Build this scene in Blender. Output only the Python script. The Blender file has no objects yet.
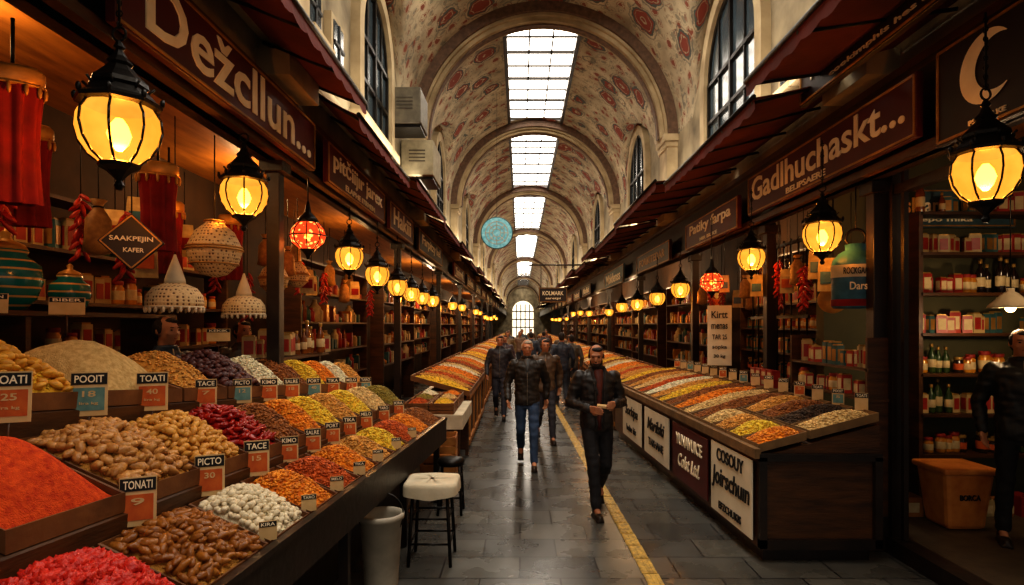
import bpy, math, random
from mathutils import Vector, Matrix, noise
R=random.Random(11)
S=bpy.context.scene
COL=S.collection
V=Vector
pi=math.pi
# ---------------------------------------------------------------- materials
def lin(h):
    h=h.lstrip('#'); o=[]
    for i in (0,2,4):
        c=int(h[i:i+2],16)/255
        o.append(c/12.92 if c<=.04045 else ((c+.055)/1.055)**2.4)
    return (*o,1)
MC={}
def M(name,c1,c2=None,scale=8,rough=.6,metal=0,bump=.15,bscale=None,emit=None,es=0,spec=.4,stretch=None,alpha=1,coat=0):
    if name in MC: return MC[name]
    m=bpy.data.materials.new(name); m.use_nodes=True
    nt=m.node_tree; N=nt.nodes; L=nt.links; b=N['Principled BSDF']
    tc=N.new('ShaderNodeTexCoord'); mp=N.new('ShaderNodeMapping')
    if stretch: mp.inputs['Scale'].default_value=stretch
    L.new(tc.outputs['Object'],mp.inputs[0])
    no=N.new('ShaderNodeTexNoise'); no.inputs['Scale'].default_value=scale; no.inputs['Detail'].default_value=4
    L.new(mp.outputs[0],no.inputs['Vector'])
    cr=N.new('ShaderNodeValToRGB'); cr.color_ramp.elements[0].position=.3; cr.color_ramp.elements[1].position=.7
    cr.color_ramp.elements[0].color=lin(c1); cr.color_ramp.elements[1].color=lin(c2 or c1)
    L.new(no.outputs['Fac'],cr.inputs[0]); L.new(cr.outputs[0],b.inputs['Base Color'])
    b.inputs['Roughness'].default_value=rough; b.inputs['Metallic'].default_value=metal
    b.inputs['Specular IOR Level'].default_value=spec
    if coat: b.inputs['Coat Weight'].default_value=coat
    if bump:
        n2=N.new('ShaderNodeTexNoise'); n2.inputs['Scale'].default_value=bscale or scale*4; n2.inputs['Detail'].default_value=3
        L.new(mp.outputs[0],n2.inputs['Vector'])
        bp=N.new('ShaderNodeBump'); bp.inputs['Strength'].default_value=bump; bp.inputs['Distance'].default_value=.02
        L.new(n2.outputs['Fac'],bp.inputs['Height']); L.new(bp.outputs[0],b.inputs['Normal'])
    if emit:
        b.inputs['Emission Color'].default_value=lin(emit); b.inputs['Emission Strength'].default_value=es
    MC[name]=m; return m
def glow_glass(name,col,es,mix,tint,vor=0,c2=None):
    m=bpy.data.materials.new(name); m.use_nodes=True; nt=m.node_tree; N=nt.nodes; L=nt.links
    N.remove(N['Principled BSDF']); o=N['Material Output']
    e=N.new('ShaderNodeEmission'); t=N.new('ShaderNodeBsdfTransparent'); x=N.new('ShaderNodeMixShader')
    tc=N.new('ShaderNodeTexCoord'); cr=N.new('ShaderNodeValToRGB'); a=lin(col)
    if vor:
        no=N.new('ShaderNodeTexVoronoi'); no.inputs['Scale'].default_value=vor; L.new(tc.outputs['Object'],no.inputs['Vector'])
        cr.color_ramp.interpolation='CONSTANT'; cr.color_ramp.elements[0].color=a; cr.color_ramp.elements[1].color=lin(c2); cr.color_ramp.elements[1].position=.36
        L.new(no.outputs['Distance'],cr.inputs[0])
    else:
        no=N.new('ShaderNodeTexNoise'); no.inputs['Scale'].default_value=9; L.new(tc.outputs['Object'],no.inputs['Vector'])
        cr.color_ramp.elements[0].position=.35; cr.color_ramp.elements[1].position=.7
        cr.color_ramp.elements[0].color=(a[0]*.9,a[1]*.75,a[2]*.65,1); cr.color_ramp.elements[1].color=a
        L.new(no.outputs['Fac'],cr.inputs[0])
    L.new(cr.outputs[0],e.inputs[0])
    e.inputs[1].default_value=es; t.inputs[0].default_value=lin(tint); x.inputs[0].default_value=mix
    L.new(t.outputs[0],x.inputs[1]); L.new(e.outputs[0],x.inputs[2]); L.new(x.outputs[0],o.inputs[0])
    return m
iron=M('black_iron','#14110e','#221c16',rough=.4,metal=.5,bump=.1)
wood=M('dark_wood','#35200f','#573418',scale=3,rough=.45,stretch=(1,1,6))
wood2=M('tray_wood','#5d381c','#80522a',scale=5,rough=.6)
darkwood=M('black_wood','#17100c','#2a1c14',scale=4,rough=.4)
railwood=M('pale_rail_wood','#5e462c','#866640',scale=5,rough=.6)
crate_m=M('crate_wood','#8a5220','#b07434',scale=5,rough=.7)
signred=M('maroon_board','#451412','#5c1c18',scale=2,rough=.45,bump=.05)
signdark=M('dark_board','#1c1212','#2d1b17',scale=2,rough=.45,bump=.05)
cream=M('cream_letter','#f2deb8','#fff0d0',rough=.5,bump=0)
gold=M('gold_trim','#8a5f28','#bd8a42',rough=.4,metal=.3)
awn=M('awning_cloth','#4e1b15','#702a22',scale=2,rough=.9,bscale=30)
stone=M('plaster_stone','#655a47','#a89a7c',scale=1.6,rough=.9,bump=.6,bscale=7)
stone2=M('rib_stone','#8a7859','#b8a582',scale=2.5,rough=.8,bump=.3,bscale=12)
darkwall=M('shop_wall','#2b1c10','#483018',scale=2,rough=.8)
tealwall=M('shop_wall_green','#3b3c2a','#565136',scale=1.5,rough=.8)
soffit=M('amber_soffit','#7c4a1a','#a96c28',scale=2,rough=.5,stretch=(6,1,1))
winglass=M('window_glass','#1f2629','#4a5860',scale=.8,rough=.15,bump=0,spec=.7)
white=M('white_cloth','#bdae92','#dccfb4',scale=5,rough=.9)
bwhite=M('banner_white','#d0c4aa','#e4d9c0',scale=3,rough=.8,bump=.03)
ink=M('black_ink','#120e0d',rough=.6,bump=0)
paper=M('card_paper','#c8a36c','#dcbd8c',scale=10,rough=.8,bump=.02)
orangeprint=M('orange_print','#b04417','#cf6c28',scale=14,rough=.7,bump=.02)
tealprint=M('teal_print','#4a7272','#7a9c90',scale=14,rough=.7,bump=.02)
redcloth=M('red_cloth','#5c0a0d','#8f1615',scale=6,rough=.85)
plastic=M('white_plastic','#a49a8a','#beb4a2',rough=.5,bump=.05)
# ---------------------------------------------------------------- mesh builder
def props(o,label=None,cat=None,group=None,kind=None):
    if label:o['label']=label
    if cat:o['category']=cat
    if group:o['group']=group
    if kind:o['kind']=kind
    return o
class MB:
    def __init__(s): s.v=[];s.f=[];s.m=[];s.s=[]
    def add(s,vs,fs,mi=0,sm=False):
        o=len(s.v); s.v+=[tuple(v) for v in vs]; s.f+=[tuple(i+o for i in f) for f in fs]
        s.m+=[mi]*len(fs); s.s+=[sm]*len(fs); return s
    def box(s,c,d,mi=0,rot=None):
        c=V(c); vs=[]
        for z in (-1,1):
            for x,y in ((-1,-1),(1,-1),(1,1),(-1,1)):
                p=V((x*d[0]/2,y*d[1]/2,z*d[2]/2))
                if rot: p=rot@p
                vs.append(c+p)
        return s.hexa(vs[:4],vs[4:],mi)
    def hexa(s,b,t,mi=0):
        return s.add(list(b)+list(t),[(3,2,1,0),(4,5,6,7),(0,1,5,4),(1,2,6,5),(2,3,7,6),(3,0,4,7)],mi)
    def cyl(s,p0,p1,r0,r1=None,n=10,mi=0,sm=True):
        r1=r0 if r1 is None else r1; p0=V(p0);p1=V(p1); q=(p1-p0).to_track_quat('Z','Y')
        vs=[];
        for p,r in ((p0,r0),(p1,r1)):
            for i in range(n):
                a=2*pi*i/n; vs.append(p+q@V((math.cos(a)*r,math.sin(a)*r,0)))
        fs=[(i,(i+1)%n,n+(i+1)%n,n+i) for i in range(n)]
        s.add(vs,fs,mi,sm); o=len(s.v)-2*n
        s.f.append(tuple(o+i for i in reversed(range(n)))); s.f.append(tuple(o+n+i for i in range(n))); s.m+=[mi,mi]; s.s+=[False,False]
        return s
    def lathe(s,prof,c=(0,0,0),n=16,mi=0,sm=True,sx=1,sy=1):
        vs=[]
        for r,z in prof:
            r=max(r,.0005)
            for i in range(n):
                a=2*pi*(i+.5)/n; vs.append((c[0]+math.cos(a)*r*sx,c[1]+math.sin(a)*r*sy,c[2]+z))
        fs=[]
        for j in range(len(prof)-1):
            for i in range(n):
                k=(i+1)%n; fs.append((j*n+i,j*n+k,(j+1)*n+k,(j+1)*n+i))
        fs.append(tuple(reversed(range(n)))); e=(len(prof)-1)*n; fs.append(tuple(e+i for i in range(n)))
        return s.add(vs,fs,mi,sm)
    def ell(s,c,r,mi=0,n=10,m=7,rot=None,sm=True):
        if not hasattr(r,'__len__'): r=(r,r,r)
        vs=[];c=V(c)
        for j in range(m+1):
            t=pi*j/m; rr=max(math.sin(t),.02)
            for i in range(n):
                a=2*pi*i/n; p=V((math.cos(a)*rr*r[0],math.sin(a)*rr*r[1],-math.cos(t)*r[2]))
                if rot: p=rot@p
                vs.append(c+p)
        fs=[(j*n+i,j*n+(i+1)%n,(j+1)*n+(i+1)%n,(j+1)*n+i) for j in range(m) for i in range(n)]
        fs.append(tuple(reversed(range(n)))); fs.append(tuple(m*n+i for i in range(n)))
        return s.add(vs,fs,mi,sm)
    def limb(s,p0,p1,r0,r1,n=12,mi=0):
        p0=V(p0);p1=V(p1);d=p1-p0;L=d.length;q=d.to_track_quat('Z','Y');prof=[]
        for k in range(5): a=pi/2*k/4; prof.append((math.sin(a)*r0,-math.cos(a)*r0))
        for k in range(5): a=pi/2*k/4; prof.append((math.cos(a)*r1,L+math.sin(a)*r1))
        t=MB().lathe(prof,n=n); s.add([p0+q@V(v) for v in t.v],t.f,mi,True); return s
    def loft(s,secs,n=20,mi=0):
        vs=[]
        for z,cx,cy,rx,ry in secs:
            for i in range(n):
                a=2*pi*i/n; ca,sa=math.cos(a),math.sin(a)
                vs.append((cx+math.copysign(abs(ca)**.8,ca)*rx,cy+math.copysign(abs(sa)**.8,sa)*ry,z))
        k=len(secs)
        fs=[(j*n+i,j*n+(i+1)%n,(j+1)*n+(i+1)%n,(j+1)*n+i) for j in range(k-1) for i in range(n)]
        fs.append(tuple(reversed(range(n)))); fs.append(tuple((k-1)*n+i for i in range(n)))
        return s.add(vs,fs,mi,True)
    def torus(s,c,R0,r,n=20,m=6,mi=0,rot=None,arc=2*pi,sy=1):
        vs=[];c=V(c)
        for i in range(n):
            a=arc*i/n
            for j in range(m):
                b=2*pi*j/m; p=V(((R0+r*math.cos(b))*math.cos(a),(R0+r*math.cos(b))*math.sin(a)*sy,r*math.sin(b)))
                if rot:p=rot@p
                vs.append(c+p)
        fs=[(i*m+j,((i+1)%n)*m+j,((i+1)%n)*m+(j+1)%m,i*m+(j+1)%m) for i in range(n) for j in range(m)]
        return s.add(vs,fs,mi,True)
    def mesh(s,name,mats):
        me=bpy.data.meshes.new(name); me.from_pydata(s.v,[],s.f)
        for m in mats: me.materials.append(m)
        me.polygons.foreach_set('material_index',s.m); me.polygons.foreach_set('use_smooth',s.s); me.update(); return me
    def obj(s,name,mats,loc=(0,0,0),parent=None,bevel=0,**k):
        if not isinstance(mats,(list,tuple)): mats=[mats]
        o=bpy.data.objects.new(name,s.mesh(name,mats)); COL.objects.link(o); o.location=loc
        if parent: o.parent=parent
        if bevel:
            b=o.modifiers.new('b','BEVEL'); b.width=bevel; b.segments=2; b.limit_method='ANGLE'
        return props(o,**k)
def E(name,loc,label,cat,group=None):
    o=bpy.data.objects.new(name,None); o.empty_display_size=.1; o.location=loc; COL.objects.link(o); return props(o,label,cat,group)
def dup(o,loc=None,off=None,rz=None,sc=None,label=None,parent=None):
    n=o.copy(); COL.objects.link(n)
    if parent: n.parent=parent
    if loc is not None: n.location=loc
    if off is not None: n.location=V(o.location)+V(off)
    if rz is not None: n.rotation_euler=(0,0,rz)
    if sc is not None: n.scale=(sc,)*3 if not hasattr(sc,'__len__') else sc
    if label: n['label']=label
    for c in list(o.children): dup(c,parent=n)
    return n
FL=Matrix(((0,0,1,0),(1,0,0,0),(0,1,0,0),(0,0,0,1)))
FR=Matrix(((0,0,-1,0),(-1,0,0,0),(0,1,0,0),(0,0,0,1)))
FC=Matrix(((1,0,0,0),(0,0,-1,0),(0,1,0,0),(0,0,0,1)))
def text(s,w,h,mat,parent,loc,ex=.004,name='lettering',rz=0,shear=0):
    c=bpy.data.curves.new('t','FONT'); c.body=s; c.extrude=.01; c.resolution_u=3; c.offset=.014; c.shear=shear
    t=bpy.data.objects.new('t',c); COL.objects.link(t); bpy.context.view_layer.update()
    dg=bpy.context.evaluated_depsgraph_get(); me=bpy.data.meshes.new_from_object(t.evaluated_get(dg))
    bpy.data.objects.remove(t)
    if not me.vertices: return
    xs=[v.co.x for v in me.vertices]; ys=[v.co.y for v in me.vertices]
    x0,x1,y0,y1=min(xs),max(xs),min(ys),max(ys)
    for v in me.vertices:
        v.co.x=(v.co.x-(x0+x1)/2)/(x1-x0)*w; v.co.y=(v.co.y-(y0+y1)/2)/max(y1-y0,.01)*h; v.co.z=v.co.z/.01*ex
    me.materials.clear(); me.materials.append(mat)
    o=bpy.data.objects.new(name,me); COL.objects.link(o); o.parent=parent; o.location=loc; o.rotation_euler=(0,0,rz); return o
def sign(frame,loc,w,h,board,lines,label,trim=gold,t=.05,name='shop_sign',cat='sign',group=None,yaw=0,border=.02):
    r=MB().box((0,0,0),(w,h,t)).obj(name,board,bevel=.004,label=label,cat=cat,group=group)
    r.matrix_world=Matrix.Translation(loc)@Matrix.Rotation(yaw,4,'Z')@frame
    if trim:
        b=MB(); z=t/2+.004;g=border
        b.box((0,h/2-g,z),(w-2*g,g*.7,.012));b.box((0,-h/2+g,z),(w-2*g,g*.7,.012))
        b.box((-w/2+g,0,z),(g*.7,h-2*g,.012));b.box((w/2-g,0,z),(g*.7,h-2*g,.012))
        b.obj('sign_border',trim,parent=r)
    for ln in lines:
        s,x,y,lw,lh,m=ln[:6]; text(s,lw,lh,m,r,(x,y,t/2+.004),shear=ln[6] if len(ln)>6 else 0)
    return r
def lerp(a,b,t): return a+(b-a)*t
# ---------------------------------------------------------------- camera / world
cam=bpy.data.cameras.new('camera'); co=bpy.data.objects.new('camera',cam); COL.objects.link(co)
co.location=(0,0,1.95); co.rotation_euler=(pi/2,0,0); cam.sensor_width=36; cam.lens=600/1024*36
cam.shift_x=-8/1024; cam.shift_y=32.5/1024; cam.clip_end=300; S.camera=co
w=bpy.data.worlds.new('world'); S.world=w; w.use_nodes=True
bg=w.node_tree.nodes['Background']; bg.inputs[0].default_value=(1,.87,.72,1); bg.inputs[1].default_value=.42
try:
    S.view_settings.view_transform='Standard'
    S.view_settings.look='None'
    S.view_settings.look='Medium High Contrast'
except Exception as e: print(e)
def light(loc,e,col=(1,.56,.24),r=.05):  # serves lanterns and also added fill points that have no lamp
    l=bpy.data.lights.new('lamp_or_fill_light','POINT'); l.energy=e; l.color=col; l.shadow_soft_size=r
    o=bpy.data.objects.new('lamp_or_fill_light',l); COL.objects.link(o); o.location=loc; return o
def area(loc,sx,sy,e,col,rot):
    l=bpy.data.lights.new('area_light','AREA'); l.shape='RECTANGLE'; l.size=sx; l.size_y=sy; l.energy=e; l.color=col
    o=bpy.data.objects.new('area_light',l); COL.objects.link(o); o.location=loc; o.rotation_euler=rot; return o
# ---------------------------------------------------------------- floor
def floor_mat():
    m=bpy.data.materials.new('paving'); m.use_nodes=True; nt=m.node_tree;N=nt.nodes;L=nt.links;b=N['Principled BSDF']
    tc=N.new('ShaderNodeTexCoord'); mp=N.new('ShaderNodeMapping')
    br=N.new('ShaderNodeTexBrick'); br.inputs['Scale'].default_value=1; br.inputs['Brick Width'].default_value=.62; br.inputs['Row Height'].default_value=.42
    br.inputs['Mortar Size'].default_value=.008; br.inputs['Color1'].default_value=lin('#494845'); br.inputs['Color2'].default_value=lin('#625f57'); br.inputs['Mortar'].default_value=lin('#242120')
    L.new(tc.outputs['Object'],mp.inputs[0]); L.new(mp.outputs[0],br.inputs['Vector'])
    no=N.new('ShaderNodeTexNoise'); no.inputs['Scale'].default_value=2.5; no.inputs['Detail'].default_value=6; L.new(mp.outputs[0],no.inputs['Vector'])
    mx=N.new('ShaderNodeMix'); mx.data_type='RGBA'; mx.blend_type='MULTIPLY'; mx.inputs[0].default_value=.7
    cr=N.new('ShaderNodeValToRGB'); cr.color_ramp.elements[0].color=(.5,.48,.46,1); cr.color_ramp.elements[1].color=(1,1,1,1);cr.color_ramp.elements[0].position=.35;cr.color_ramp.elements[1].position=.65
    L.new(no.outputs['Fac'],cr.inputs[0]); L.new(br.outputs['Color'],mx.inputs[6]); L.new(cr.outputs[0],mx.inputs[7]); L.new(mx.outputs[2],b.inputs['Base Color'])
    rr=N.new('ShaderNodeMapRange'); rr.inputs['To Min'].default_value=.14; rr.inputs['To Max'].default_value=.42; L.new(no.outputs['Fac'],rr.inputs[0]); L.new(rr.outputs[0],b.inputs['Roughness'])
    bp=N.new('ShaderNodeBump'); bp.inputs['Strength'].default_value=.4; bp.inputs['Distance'].default_value=.01
    ma=N.new('ShaderNodeMath'); ma.operation='SUBTRACT'; L.new(no.outputs['Fac'],ma.inputs[0]); L.new(br.outputs['Fac'],ma.inputs[1]); L.new(ma.outputs[0],bp.inputs['Height']); L.new(bp.outputs[0],b.inputs['Normal'])
    return m
MB().box((.45,43,-.05),(14,100,.1)).obj('floor',floor_mat(),kind='structure',label='dark grey stone slab paving')
yel=M('yellow_paint','#8c7240','#e0b858',scale=22,rough=.45,bump=.4)
b=MB()
for i in range(200):
    y0=3.2+i*.3; x=1.02-(y0-4.5)*.018
    b.box((x,y0+.145,.003),(.12,.285,.008))
    for k in (-.04,.0,.04): b.box((x+k,y0+.14,.008),(.02,.25,.008))
b.obj('trim_1',yel,kind='structure',label='worn yellow tactile guide strip')
# ---------------------------------------------------------------- walls and vault
XL,XR,XC,RV,Z0=-2.05,2.95,.45,2.5,5.5
def wallbox(name,c,d,m): return MB().box(c,d).obj(name,m,kind='structure')
wallbox('wall_left',(XL-.12,45,5.6),(.24,94,3.5),stone)
wallbox('wall_right',(XR+.12,45,5.6),(.24,94,3.5),stone)
wallbox('wall_left_shops',(-4.2,45,2),(.2,94,4),darkwall)
wallbox('wall_right_shops',(4.7,49.3,2),(.2,86,4),darkwall)
wallbox('wall_right_side',(6.6,3,2),(.2,8,4),tealwall)
wallbox('wall_right_partition',(4.95,6.3,2),(3.6,.16,4),tealwall)
wallbox('ceiling_left_shops',(-3.2,45,3.92),(2.1,94,.12),soffit)
wallbox('ceiling_right_shops',(4.85,45,3.92),(3.7,94,.12),soffit)
def vault_mat():
    m=bpy.data.materials.new('painted_vault'); m.use_nodes=True; nt=m.node_tree;N=nt.nodes;L=nt.links;b=N['Principled BSDF']
    b.inputs['Roughness'].default_value=.85
    uv=N.new('ShaderNodeUVMap'); uv.uv_map='UVMap'
    def ramp(src,els,const=False):
        c=N.new('ShaderNodeValToRGB'); c.color_ramp.interpolation='CONSTANT' if const else 'LINEAR'
        e=c.color_ramp.elements; e[0].position,e[0].color=els[0]; e[1].position,e[1].color=els[1]
        for p,cc in els[2:]: q=e.new(p); q.color=cc
        L.new(src,c.inputs[0]); return c
    def mix(f,a,bb):
        x=N.new('ShaderNodeMix'); x.data_type='RGBA'; L.new(f,x.inputs[0]); L.new(a,x.inputs[6])
        x.inputs[7].default_value=bb
        return x.outputs[2]
    no=N.new('ShaderNodeTexNoise'); no.inputs['Scale'].default_value=1.5; no.inputs['Detail'].default_value=6; L.new(uv.outputs[0],no.inputs['Vector'])
    base=ramp(no.outputs['Fac'],[(.3,lin('#857860')),(.7,lin('#c6b798'))]).outputs[0]
    nz=N.new('ShaderNodeTexNoise'); nz.inputs['Scale'].default_value=5; nz.inputs['Detail'].default_value=3; L.new(uv.outputs[0],nz.inputs['Vector'])
    vm=N.new('ShaderNodeVectorMath'); vm.operation='SCALE'; vm.inputs['Scale'].default_value=.2; L.new(nz.outputs['Color'],vm.inputs[0])
    va=N.new('ShaderNodeVectorMath'); L.new(uv.outputs[0],va.inputs[0]); L.new(vm.outputs[0],va.inputs[1])
    W=(1,1,1,1);K=(0,0,0,1);H=(.6,.6,.6,1)
    def vor(sc,rnd,feat='F1',src=va):
        v=N.new('ShaderNodeTexVoronoi'); v.feature=feat; v.inputs['Scale'].default_value=sc; v.inputs['Randomness'].default_value=rnd; L.new(src.outputs[0],v.inputs['Vector']); return v.outputs['Distance']
    c=mix(ramp(vor(5,1),[(0,H),(.28,K),(.4,(.3,.3,.3,1)),(.5,K)],True).outputs[0],base,lin('#5d5b4e'))
    c=mix(ramp(vor(9,1),[(0,H),(.2,K)],True).outputs[0],c,lin('#7a5a40'))
    c=mix(ramp(vor(3.4,.9),[(0,W),(.22,K),(.27,H),(.32,K)],True).outputs[0],c,lin('#804531'))
    d=vor(1.25,.75)
    c=mix(ramp(d,[(0,K),(.3,W),(.35,K),(.4,H),(.43,K)],True).outputs[0],c,lin('#4c504a'))
    c=mix(ramp(d,[(0,W),(.05,K),(.09,W),(.24,K),(.26,W),(.3,K)],True).outputs[0],c,lin('#7c3626'))
    L.new(c,b.inputs['Base Color']); return m
vm_=vault_mat()
ribs=[-1.5,5,11.5,18,26.5,38,54,75,91]
def bay(y):
    for i in range(len(ribs)-1):
        if ribs[i]<=y<ribs[i+1]: return ribs[i],ribs[i+1]
    return (-8,-1.5) if y<0 else (91,97.5)
def cross(y):
    a,b_=bay(y); c=(a+b_)/2; hw=(b_-a)*.3; d=abs(y-c)
    return 4.9+1.95*math.sqrt(1-(d/hw)**2) if d<hw else -9
ys=[-2+.25*i for i in range(int(93/.25)+1)]; nu=50
vs=[];fs=[];uvs=[]
for y in ys:
    for i in range(nu+1):
        a=pi*i/nu; x=XC-RV*math.cos(a); z=max(Z0+RV*math.sin(a),cross(y)); vs.append((x,y,z)); uvs.append((a*RV,y))
for j in range(len(ys)-1):
    ym=(ys[j]+ys[j+1])/2; a0,b0=bay(ym)
    for i in range(nu):
        xm=(vs[j*(nu+1)+i][0]+vs[j*(nu+1)+i+1][0])/2
        if ym>11.5 and a0+.5<ym<b0-.5 and abs(xm-XC)<.72: continue
        a=j*(nu+1)+i; fs.append((a,a+nu+1,a+nu+2,a+1))
mb=MB().add(vs,fs,0,True); vo=mb.obj('ceiling',vm_,kind='structure',label='painted barrel vault with floral rosettes')
ul=vo.data.uv_layers.new(name='UVMap')
for lp in vo.data.loops: ul.data[lp.index].uv=uvs[lp.vertex_index]
tn=2
for y in ribs:
    b=MB();n=40
    pts=[(math.cos(pi*i/n),math.sin(pi*i/n)) for i in range(n+1)]
    for (ro,ri,hw,mi) in ((2.52,2.32,.32,1),(2.52,2.27,.25,0),(2.3,2.2,.17,0),(2.22,2.17,.07,1)):
        for i in range(n):
            (c0,s0),(c1,s1)=pts[i],pts[i+1]
            q=lambda c,s_,r,yy:(XC-c*r,yy,Z0+s_*r)
            b.hexa([q(c0,s0,ro,y-hw),q(c0,s0,ro,y+hw),q(c0,s0,ri,y+hw),q(c0,s0,ri,y-hw)],[q(c1,s1,ro,y-hw),q(c1,s1,ro,y+hw),q(c1,s1,ri,y+hw),q(c1,s1,ri,y-hw)],mi)
    for sx in (-1,1):
        x=XC+sx*(RV-.1); b.box((x,y,4.7),(.2,.56,1.6)); b.box((x-sx*.03,y,5.45),(.28,.7,.12)); b.box((x-sx*.02,y,5.33),(.24,.62,.08));b.box((x-sx*.03,y,4.0),(.26,.68,.2))
    b.obj('trim_%d'%tn,[stone2,M('rib_inlay','#4e3a2c','#6e5440',scale=12)],kind='structure',label='heavy stone transverse arch rib'); tn+=1
for sx in (-1,1):
    b=MB(); x=XC+sx*(RV-.05); b.box((x,45,4.28),(.12,94,.12)); b.box((x-sx*.02,45,4.2),(.07,94,.06)); b.obj('trim_%d'%tn,stone2,kind='structure'); tn+=1
sky=M('skylight_glass','#fff2d8','#fffaf0',scale=1,rough=.4,bump=0,emit='#fff3e2',es=8)
wn=1
for k in range(2,len(ribs)-1):
    b=MB(); y0,y1=ribs[k]+.4,ribs[k+1]-.4; z=7.93; nb=max(8,int((y1-y0)/.7))
    b.add([(XC-.78,y0,z+.12),(XC+.78,y0,z+.12),(XC+.78,y1,z+.12),(XC-.78,y1,z+.12)],[(0,1,2,3)],0)
    for x in (-.76,.76): b.box((XC+x,(y0+y1)/2,z+.02),(.08,y1-y0,.24),1)
    for x in (-.25,.25): b.box((XC+x,(y0+y1)/2,z+.09),(.035,y1-y0,.05),1)
    for i in range(nb+1): b.box((XC,lerp(y0,y1,i/nb),z+.08),(1.5,.06 if i%2==0 else .035,.06 if i%2==0 else .04),1)
    b.obj('window_%d'%wn,[sky,iron],kind='structure',label='bright glazed roof skylight with dark bars'); wn+=1
def archwin(x,sx,yc,r,zb,zs):
    global wn
    b=MB(); n=16; gx=x+sx*.03
    P=lambda rr,a,xx:(xx,yc-math.cos(a)*rr,zs+math.sin(a)*rr)
    for i in range(n):
        a0,a1=pi*i/n,pi*(i+1)/n
        for ro,ri,t in ((r+.2,r,.12),(r,r-.07,.06)):
            b.hexa([P(ro,a0,x),P(ri,a0,x),P(ri,a0,x+sx*t),P(ro,a0,x+sx*t)],[P(ro,a1,x),P(ri,a1,x),P(ri,a1,x+sx*t),P(ro,a1,x+sx*t)],0 if ro>r else 1)
    for s in (-1,1):
        b.box((x+sx*.06,yc+s*(r+.1),(zb+zs)/2),(.12,.2,zs-zb),0); b.box((x+sx*.04,yc+s*(r-.03),(zb+zs)/2),(.06,.06,zs-zb),1)
    b.box((x+sx*.09,yc,zb-.06),(.2,2*r+.5,.12),0)
    pts=[(gx,yc-r,zb),(gx,yc+r,zb)]+[P(r,pi-pi*i/n,gx) for i in range(n+1)]
    b.add(pts,[tuple(range(len(pts)))],2)
    b.box((gx+sx*.02,yc,(zb+zs+r)/2),(.05,.06,zs+r-zb),1)
    for s in (-.5,.5): b.box((gx+sx*.015,yc+s*r,(zb+zs+r*.8)/2),(.03,.03,zs+r*.8-zb),1)
    for zz in (zs,(zb+zs)/2): b.box((gx+sx*.015,yc,zz),(.05,2*r,.05),1)
    b.obj('window_%d'%wn,[stone2,iron,winglass],kind='structure',label='tall dark arched upper window in stone surround'); wn+=1
for k in range(1,len(ribs)-1):
    yc=(ribs[k]+ribs[k+1])/2
    archwin(XR,-1,yc,1.0,4.45,5.6); archwin(XL,1,yc,.8,4.55,5.65)
def sqwin(x,sx,yc,zc,w_,h_):
    global wn
    b=MB(); b.box((x+sx*.04,yc,zc),(.08,w_+.12,h_+.12),0); b.box((x+sx*.06,yc,zc),(.06,w_,h_),2)
    b.box((x+sx*.09,yc,zc),(.03,.04,h_),1); b.box((x+sx*.09,yc,zc),(.03,w_,.035),1); b.box((x+sx*.1,yc,zc-h_/2-.1),(.18,w_+.26,.07),0)
    b.obj('window_%d'%wn,[stone2,iron,winglass],kind='structure',label='small square upper window'); wn+=1
for yc,zc in ((5.75,5.0),(6.5,4.95),(3.6,5.0),(4.2,5.0)): sqwin(XL,1,yc,zc,.34,.46)
for yc,zc in ((5.9,4.75),(6.45,4.75),(4.2,4.9),(3.6,4.9)): sqwin(XR,-1,yc,zc,.3,.42)
wallbox('wall_end',(XC,91.3,4.5),(16,.3,9.5),stone)
endg=M('end_glass','#f2dfb8','#fff0d0',scale=.4,rough=.4,bump=0,emit='#fff0d4',es=1.3)
b=MB(); n=20; r=1.6;zs=4.0
pts=[(XC-r,91.1,.1),(XC+r,91.1,.1)]+[(XC+math.cos(pi*i/n)*r,91.1,zs+math.sin(pi*i/n)*r) for i in range(n+1)]
b.add(pts,[tuple(range(len(pts)))],0)
for x in (-1.0,-.33,.33,1.0): b.box((XC+x,91.05,2.6),(.14,.08,5.0),1)
for z in (1.6,2.8,4.0): b.box((XC,91.05,z),(3.2,.08,.16),1)
b.obj('window_%d'%wn,[endg,iron],kind='structure',label='bright arched end window')
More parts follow.
